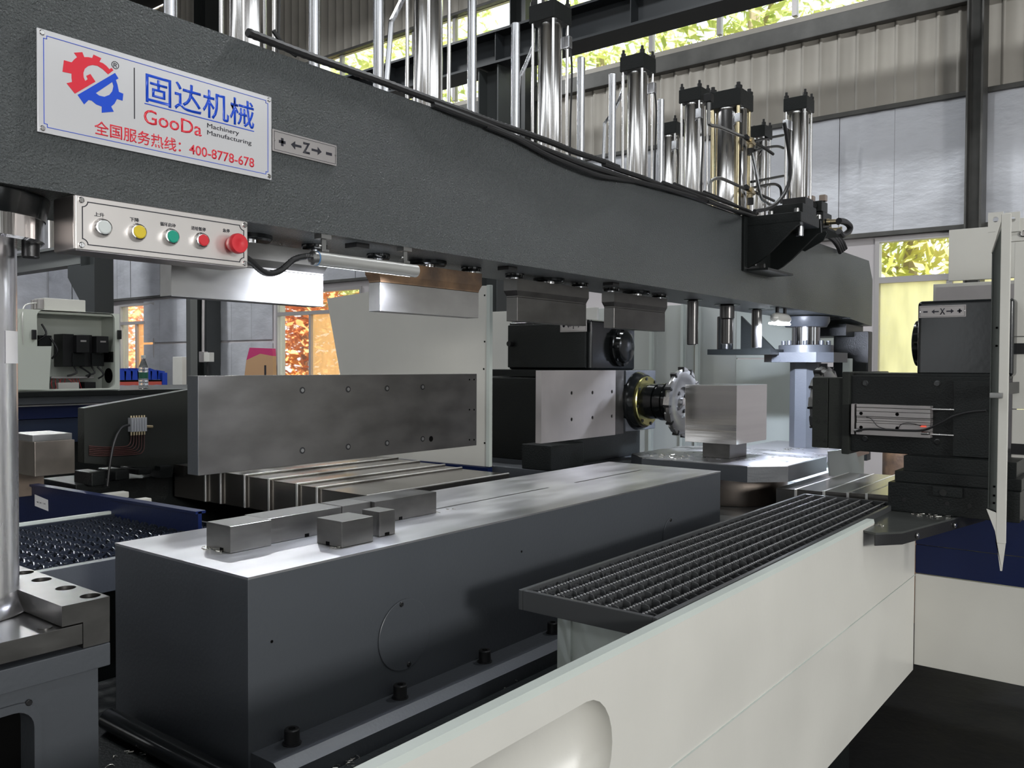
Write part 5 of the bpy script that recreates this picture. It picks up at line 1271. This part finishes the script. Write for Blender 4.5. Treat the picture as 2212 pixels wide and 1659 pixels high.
# leaning cardboard sheet
cs = thing('cardboard_box', 'flat brown cardboard box with magenta top leaning against the wall', 'cardboard', (9.9, 15.0, 1.0))
XC = 10.2
cpts = [P(528, 812, X=XC).yz, P(590, 812, X=XC).yz, P(589, 769, X=XC).yz, P(562, 764, X=XC).yz, P(532, 778, X=XC).yz]
MB().prism([tuple(q) for q in cpts], 'X', XC, XC+.08).build('carton', cardboard, cs)
mpts = [P(532, 778, X=XC).yz, P(562, 764, X=XC).yz, P(589, 769, X=XC).yz, P(588, 753, X=XC).yz, P(539, 751, X=XC).yz]
MB().prism([tuple(q) for q in mpts], 'X', XC, XC+.08).build('printed_flap', magenta, cs)
yq, zq = P(573, 800, X=XC).yz; MB().box(XC-.002, XC, yq-.03, yq+.03, zq-.12, zq+.1).build('printed_mark', blk, cs)
MB().box(XC, XC+.06, cpts[1][0]+.02, cpts[0][0]-.02, 0, cpts[0][1]).build('carton_lower', cardboard, cs)
# switch box on column
yq, zq = P(446, 771, X=10.05).yz
eb = thing('switch_box', 'small grey switch box and socket on the dark wall column', 'switch box', (10.05, yq, zq-.1))
MB().box(10.0, 10.1, yq+.02, yq+.20, zq-.11, zq+.11, .006).build('switch_case', palesteel, eb)
MB().box(9.99, 10.1, yq-.20, yq+.0, zq-.10, zq+.09, .006).build('socket', cream, eb)
MB().tube([(10.05, yq+.12, zq+.1), (10.06, yq+.12, zq+1.2), (10.1, yq+.12, zq+2.2)], .03, 8, 3).build('conduit', palesteel, eb)
MB().tube([(10.05, yq-.05, zq-.1), (10.06, yq-.05, zq-.5), (10.1, yq-.05, zq-1.2)], .015, 8, 3).build('cable', rubber, eb)
o = MB().box(9.4, 9.6, P(397, 780, X=9.5).y-.1, P(397, 780, X=9.5).y+.25, 0, P(400, 771, X=9.5).z, .01).build('cabinet', cream); tag(o, 'narrow white cabinet standing left of the column with the switch box', 'cabinet')
# steel post in front of the left wall
pa = P(419, 700, Y=9.0)
o = MB().box(pa.x-.045, pa.x+.045, 9.0, 9.09, 0, 3.4, .003).build('steel_post', mat('grey_post', (.13, .135, .13), .5, .2)); tag(o, 'grey square steel post rising behind the big dark plate', 'post')

# ================================================================== steel chips
def chips(name, cx, cy, z, n, rad, label, s=.006, seed=1):
    g = MB(); rn = random.Random(seed)
    for i in range(n):
        a = rn.uniform(0, 2*PI); r = rad*math.sqrt(rn.random()); x = cx+r*math.cos(a); y = cy+r*math.sin(a)
        k = rn.uniform(.5, 1.5)*s; b = rn.uniform(0, 2*PI); pts = []
        for j in range(6):
            t_ = j/5*rn.uniform(1.5, 4.5); pts.append((x+k*math.cos(b+t_), y+k*math.sin(b+t_), z+.0012+k*.35*j/5*rn.random()))
        g.tube(pts, s*.14, 4, 0)
    o = g.build(name, chip_m); o['kind'] = 'stuff'; return tag(o, label, 'chips')
chips('steel_chips', 1.045, 1.625, 1.0505, 14, .03, 'bright curled chips at the foot of the first steel block', .007, 1)
chips('steel_chips', 1.228, 1.44, 1.0505, 5, .012, 'few bright chips at the corner of the squat block', .005, 2)
chips('steel_chips', 1.72, 1.60, 1.0505, 7, .05, 'bright chips at the far end of the steel block row', .006, 3)
chips('steel_chips', 1.08, 1.26, .672, 14, .09, 'bright chips scattered at the foot of the bed rail', .006, 4)
chips('steel_chips', .80, 1.66, .661, 16, .10, 'bright chips on the base casting left of the round bar', .008, 5)
chips('steel_chips', 1.55, 1.25, .672, 14, .12, 'chips on the base ledge beside the front guard', .005, 6)
chips('steel_chips', 3.28, .66, .9312, 26, .075, 'bright curled chips in the middle of the corner shelf', .009, 7)
chips('steel_chips', 2.93, .765, .9312, 6, .03, 'bright chips at the left tip of the corner shelf', .009, 8)
chips('steel_chips', 3.49, 1.80, 1.0402, 26, .10, 'chips on the rotary table left of the support block', .008, 9)
chips('steel_chips', 3.35, 1.22, .842, 30, .14, 'dark and bright chips on the base casting under the rotary table', .010, 10)
chips('steel_chips', 4.55, 1.62, 1.0042, 16, .06, 'chips at the foot of the far guide column', .008, 11)
